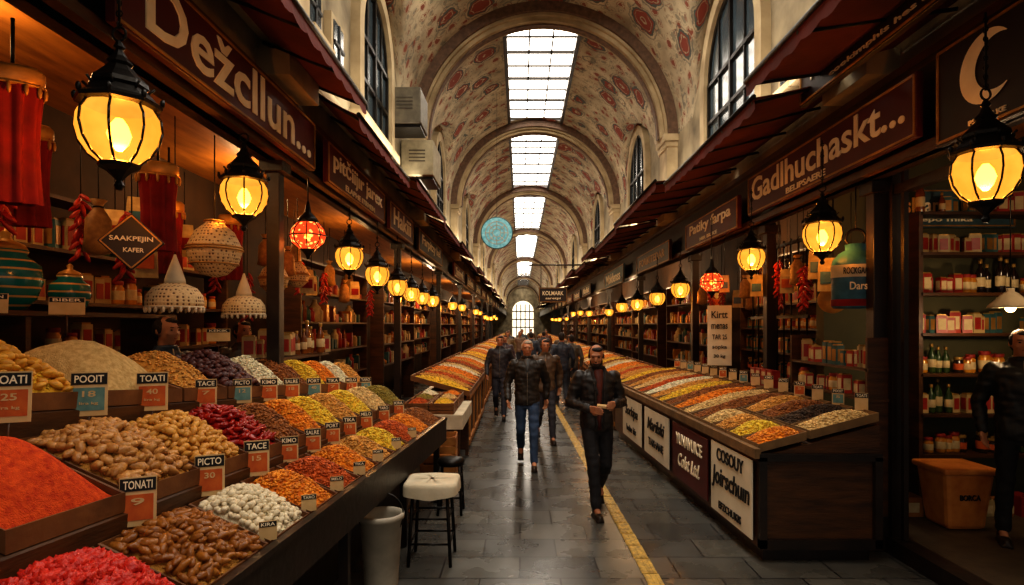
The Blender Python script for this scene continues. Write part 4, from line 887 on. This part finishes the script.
def hand(b,w_,d,nrm,side):
    w_=V(w_); d=V(d).normalized(); nrm=V(nrm).normalized(); sd=d.cross(nrm).normalized()*side
    for k in (-1.5,-.5,.5,1.5): b.limb(w_+sd*k*.012,w_+d*.085+sd*k*.02,.016,.0135,n=8)
    for k,L_ in zip((-1.5,-.5,.5,1.5),(.06,.077,.083,.073)):
        p=w_+d*.088+sd*k*.021; d1=(d+nrm*.35).normalized(); d2=(d+nrm*1.1).normalized(); d3=(d*.6+nrm*1.5).normalized()
        q=p+d1*L_*.45; q2=q+d2*L_*.32; b.limb(p,q,.0098,.009,n=8); b.limb(q,q2,.009,.0082,n=8); b.limb(q2,q2+d3*L_*.25,.0082,.0072,n=8)
    p=w_+d*.02+sd*.022; q=p+(d*.6+sd*.8+nrm*.3).normalized()*.045; b.limb(p,q,.0135,.011,n=8); b.limb(q,q+(d+nrm*.5).normalized()*.035,.011,.009,n=8)
WALK=dict(kL=(.09,-.2,.51),aL=(.09,-.3,.1),kR=(-.09,-.02,.48),aR=(-.09,.3,.19),eL=(.28,.12,1.15),wL=(.27,.1,.91),eR=(-.28,.02,1.14),wR=(-.26,-.16,.92),hd=(0,.05))
STAND=dict(kL=(.11,-.02,.5),aL=(.13,.02,.09),kR=(-.11,-.03,.5),aR=(-.13,-.05,.09),eL=(.28,.05,1.14),wL=(.26,-.03,.9),eR=(-.28,.05,1.14),wR=(-.26,-.03,.9),hd=(0,0))
HOLD=dict(kL=(.09,-.05,.48),aL=(.09,.26,.18),kR=(-.08,-.19,.51),aR=(-.07,-.27,.09),eL=(.28,.03,1.13),wL=(.12,-.25,1.14),eR=(-.28,.03,1.13),wR=(-.13,-.24,1.1),hd=(-.3,.22))
def person(loc,rz,P,jk,tr,label,vox=.011,hair='#1a120d',H=1.75,shirt=None,beard=None,open_=False,group=None):
    r=E('person',loc,label,'person',group); r.rotation_euler=(0,0,rz); r.scale=(H/1.75,)*3
    hz=1.632; nk=V((0,-.01,1.46)); b=MB()
    HR=Matrix.Rotation(P['hd'][0],3,'Z')@Matrix.Rotation(P['hd'][1],3,'X'); hc=V((0,-.02,hz)); piv=V((0,0,1.54))
    def hp(p): return piv+HR@(V(p)+hc-piv)
    def he(c,rr): b.ell(hp(c),rr,rot=HR,n=14,m=10)
    he((0,.012,.022),(.076,.094,.092)); he((0,-.02,-.045),(.06,.068,.065)); he((0,-.045,-.085),(.035,.035,.03)); he((0,-.07,0),(.05,.025,.06))
    he((0,-.1,-.012),(.011,.016,.022)); he((0,-.108,-.024),(.016,.013,.011)); he((0,-.09,.028),(.05,.012,.01)); he((0,-.088,-.056),(.024,.012,.009))
    for s in (-1,1): he((s*.078,.012,-.008),(.01,.019,.031)); he((s*.038,-.068,-.022),(.022,.022,.022))
    b.limb(nk,hp((0,.01,-.06)),.058,.055)
    b.loft([(.86,0,0,.12,.09),(.95,0,0,.15,.1),(1.1,0,0,.13,.095),(1.25,0,0,.155,.105),(1.38,0,0,.165,.1),(1.46,0,0,.11,.07),(1.5,0,0,.06,.05)])
    shL,shR=V((.185,0,1.4)),V((-.185,0,1.4)); hL,hR=V((.09,0,.92)),V((-.09,0,.92))
    for sh,e,w_,side in ((shL,P['eL'],P['wL'],1),(shR,P['eR'],P['wR'],-1)):
        b.limb(sh,e,.048,.038); b.limb(e,w_,.036,.026); d=(V(w_)-V(e)).normalized()
        if P is HOLD: hand(b,w_,d,(-side,0,0),side)
        else: hand(b,w_,d,V((-side*.6,-.5,0)),-side)
    for h,k,a in ((hL,P['kL'],P['aL']),(hR,P['kR'],P['aR'])):
        b.limb(h,k,.075,.05); b.limb(k,a,.048,.034); b.limb(a,V(a)+V((0,-.12,-.05)),.034,.028)
    bake(b,'body',skin,vox,r,sm=2,fac=.4)
    jm_=M('jacket_'+jk,jk,lighter(jk,1.4),scale=5,rough=.5,bump=.5,bscale=12)
    j=MB(); j.loft([(.84,0,0,.165,.125),(.9,0,0,.18,.135),(1.0,0,0,.175,.13),(1.1,0,0,.165,.125),(1.25,0,0,.185,.135),(1.38,0,.005,.2,.13),(1.44,0,.005,.15,.1),(1.49,0,.005,.085,.08),(1.52,0,.005,.075,.072)])
    for sh,e,w_ in ((shL,P['eL'],P['wL']),(shR,P['eR'],P['wR'])):
        e=V(e);w_=V(w_); j.limb(sh,e,.074,.06); j.limb(e,lerp(e,w_,.94),.058,.044)
        for t in (.25,.5,.8): c=lerp(e,w_,t); j.ell(c,(.062-.014*t,)*3 if t<.8 else (.052,.052,.052),n=10,m=7)
    j.torus((0,0,1.505),.075,.016,n=20)
    bake(j,'jacket',jm_,max(vox,.01),r,sm=3,fold=.011)
    if open_:
        sm0=M('shirt_'+shirt,shirt,lighter(shirt,1.3))
        MB().loft([(.86,0,-.06,.028,.086),(1.0,0,-.06,.032,.08),(1.15,0,-.06,.036,.079),(1.3,0,-.06,.045,.087),(1.42,0,-.045,.06,.084),(1.5,0,-.012,.06,.064),(1.525,0,-.01,.058,.06)]).obj('shirt',sm0,parent=r)
        z=MB()
        for s in (-1,1): z.limb((s*.04,-.142,.88),(s*.05,-.142,1.28),.009,.009,n=6); z.limb((s*.05,-.142,1.28),(s*.075,-.078,1.49),.013,.012,n=6)
        z.obj('lapels',jm_,parent=r)
    else:
        z=MB(); z.limb((0,-.134,.86),(0,-.137,1.3),.006,.006,n=6); z.limb((0,-.137,1.3),(0,-.082,1.49),.006,.006,n=6); z.obj('zip',M('zip_metal','#8a8378',metal=.7,rough=.3),parent=r)
        if shirt: MB().loft([(1.3,0,-.07,.012,.078),(1.43,0,-.045,.05,.078),(1.5,0,-.012,.06,.064),(1.53,0,-.01,.058,.06)]).obj('shirt',M('shirt_'+shirt,shirt,shirt),parent=r)
    tm=M('trousers_'+tr,tr,lighter(tr,1.35),scale=6,rough=.8,bump=.5,bscale=14)
    t=MB(); t.loft([(.8,0,0,.13,.1),(.88,0,0,.16,.115),(.96,0,0,.155,.11),(1.0,0,0,.15,.105)])
    for h,k,a in ((hL,P['kL'],P['aL']),(hR,P['kR'],P['aR'])):
        k=V(k);a=V(a); t.limb(h,k,.092,.068); t.limb(k,lerp(k,a,.93),.066,.056)
    bake(t,'trousers',tm,max(vox,.012),r,sm=3,fold=.009)
    sm_=M('shoe_leather','#1c1511','#30241c',rough=.35)
    for a in (V(P['aL']),V(P['aR'])):
        lift=max(0,a.z-.11); q=Matrix.Rotation(.6 if lift>.03 else 0,3,'X')
        s=MB(); f=lambda p:a+q@V(p)
        s.ell(f((0,.02,-.03)),(.042,.055,.05),rot=q); s.ell(f((0,-.08,-.05)),(.045,.11,.038),rot=q); s.box(f((0,-.055,-.08)),(.085,.26,.022),rot=q)
        bake(s,'shoe',sm_,.012,r,sm=2)
    hm=M('hair_'+hair,hair,lighter(hair,1.4),rough=.7,scale=30,bump=.6,bscale=90)
    hb=MB(); hb.ell(hp((0,.028,.032)),(.082,.089,.083),rot=HR,n=16,m=10); hb.ell(hp((0,.062,-.015)),(.072,.052,.07),rot=HR,n=14,m=8); hb.ell(hp((.01,-.028,.076)),(.06,.052,.03),rot=HR,n=14)
    for s in (-1,1): hb.ell(hp((s*.07,.0,.01)),(.012,.03,.035),rot=HR)
    bake(hb,'hair',hm,.01,r,sm=2,fold=.006)
    if beard:
        bb=MB(); bb.ell(hp((0,-.06,-.085)),(.05,.045,.035),rot=HR,n=14)
        for s in (-1,1): bb.ell(hp((s*.055,-.02,-.06)),(.014,.035,.045),rot=HR)
        bb.ell(hp((0,-.097,-.043)),(.028,.008,.005),rot=HR)
        bake(bb,'beard',hm,.009,r,sm=1)
    ew=M('eye_dark','#1a1210',rough=.2,bump=0)
    for s in (-1,1):
        MB().ell(hp((s*.03,-.088,.006)),(.011,.007,.006),rot=HR,n=8,m=5).obj('eye',ew,parent=r)
        MB().ell(hp((s*.032,-.096,.026)),(.02,.006,.004),rot=HR,n=8,m=5).obj('eyebrow',hm,parent=r)
    MB().ell(hp((0,-.1,-.057)),(.021,.006,.004),rot=HR,n=8,m=5).obj('mouth',M('lips','#8a4a3a'),parent=r)
    return r
person((.1,8.36,0),0,WALK,'#211c18','#28384f','man with grey hair in black leather jacket and blue jeans, walking',vox=.009,hair='#857c70',shirt='#5a6066')
person((.81,6.35,0),.12,HOLD,'#1e1b19','#19181b','bearded man in dark jacket walking with hands held together',vox=.007,hair='#1c130d',beard=True,shirt='#4a2018',open_=True)
MB().box((0,0,0),(.13,.05,.03)).obj('folded_paper',paper,loc=(.84,6.04,1.13),bevel=.006,label='small folded paper packet held in the hands',cat='packet').rotation_euler=(.3,.1,.12)
person((.42,10.1,0),.1,WALK,'#48382a','#27252a','person in brown jacket and dark trousers, walking',vox=.014,H=1.72)
far=[(-.42,12.6,0,'#252328','#2a2a32','#1a120d',1.74,WALK),(-.42,16.5,.2,'#463a40','#28282f','#2a1d13',1.68,STAND),(1.0,14.4,pi,'#272c36','#26282f','#1c140e',1.78,WALK),(1.36,15.8,pi,'#443e36','#2e2e34','#1c140e',1.7,STAND),
 (1.45,21,0,'#4c4036','#2a2a30','#3a2416',1.7,STAND),(-.45,21.5,0,'#64543e','#28282e','#1c140e',1.74,WALK),(.95,24,pi,'#343034','#28282e','#1c140e',1.7,WALK),(.1,30,0,'#3c464e','#28282e','#1c140e',1.75,STAND),(1.3,30,0,'#54342a','#28282e','#1c140e',1.72,WALK),
 (1.5,18.2,.5,'#6a5842','#3a3632','#2a1d13',1.66,STAND),(-.5,27,0,'#3e3a40','#2a2a30','#1c140e',1.72,WALK),(.7,38,0,'#5c4c3c','#2a2a30','#1c140e',1.72,WALK),(.35,19,pi,'#2c3440','#26262c','#1c140e',1.74,WALK),(0,25,.2,'#6a5444','#2a2a30','#1c140e',1.7,STAND)]
for i,(x,y,rz,j,t,h,H,P) in enumerate(far):
    person((x,y,0),rz,P,j,t,'shopper in dark jacket and dark trousers '+('walking' if P is WALK else 'standing')+(' away' if rz>3 else ''),vox=.018,hair=h,H=H,group='distant shoppers')
person((4.22,5.05,.12),-.5,STAND,'#12110f','#111113','person in dark hooded jacket standing in a shop doorway',vox=.012,H=1.8)
person((3.5,7.2,0),-.9,STAND,'#221a14','#161618','shopkeeper in dark clothes standing behind the counter',vox=.014,H=1.7)
MB().box((0,0,.16),(.85,2.7,.32)).obj('floor_platform',wood,loc=(-3.0,5.5,0),kind='structure')
person((-2.72,4.6,.32),1.2,STAND,'#1f2a38','#161618','vendor in dark blue jacket standing behind the spice heaps',vox=.014,H=1.7)
person((-2.78,6.0,.32),.9,STAND,'#2c241c','#161618','vendor in dark brown jacket standing behind the spice heaps',vox=.014,H=1.68)
# ---------------------------------------------------------------- general lights
area((XC,1.2,7.7),2.2,5,240,(1,.92,.8),(0,0,0)); area((XC,7.6,7.7),1.8,4,240,(1,.92,.8),(0,0,0))  # added overhead fill below the closed crown, out of frame, for the near goods
for y in (4,16,28,40,52,64,76):
    e=55 if y<10 else (95 if y<28 else 160)  # stronger with distance, standing in for pale haze at the far end
    area((XL+.28,y+4,4.4),.2,11.8,e,(1,.87,.69),(pi,-.7,0)); area((XR-.28,y+4,4.4),.2,11.8,e,(1,.87,.69),(pi,.7,0))  # added uplight strips without fixtures, brightening the vault and upper walls
light((-3.2,3.4,3.6),30,(1,.6,.26),.1); light((-3.2,7,3.5),34,(1,.6,.26),.1); light((3.9,7.6,3.3),26,(1,.6,.26),.1); light((3.8,10.5,3.3),34,(1,.6,.26),.1); light((-2.9,11,3.3),44,(1,.6,.26),.1)  # added warm fill inside the shops, no lamps hang at these points
for y in (18,26,36,48): light((-2.7,y,3.2),130,(1,.68,.38),.1); light((3.4,y,3.2),130,(1,.68,.38),.1)  # added fill in the far shops to lift and warm the distance, no lamps
print('objects',len(bpy.data.objects))
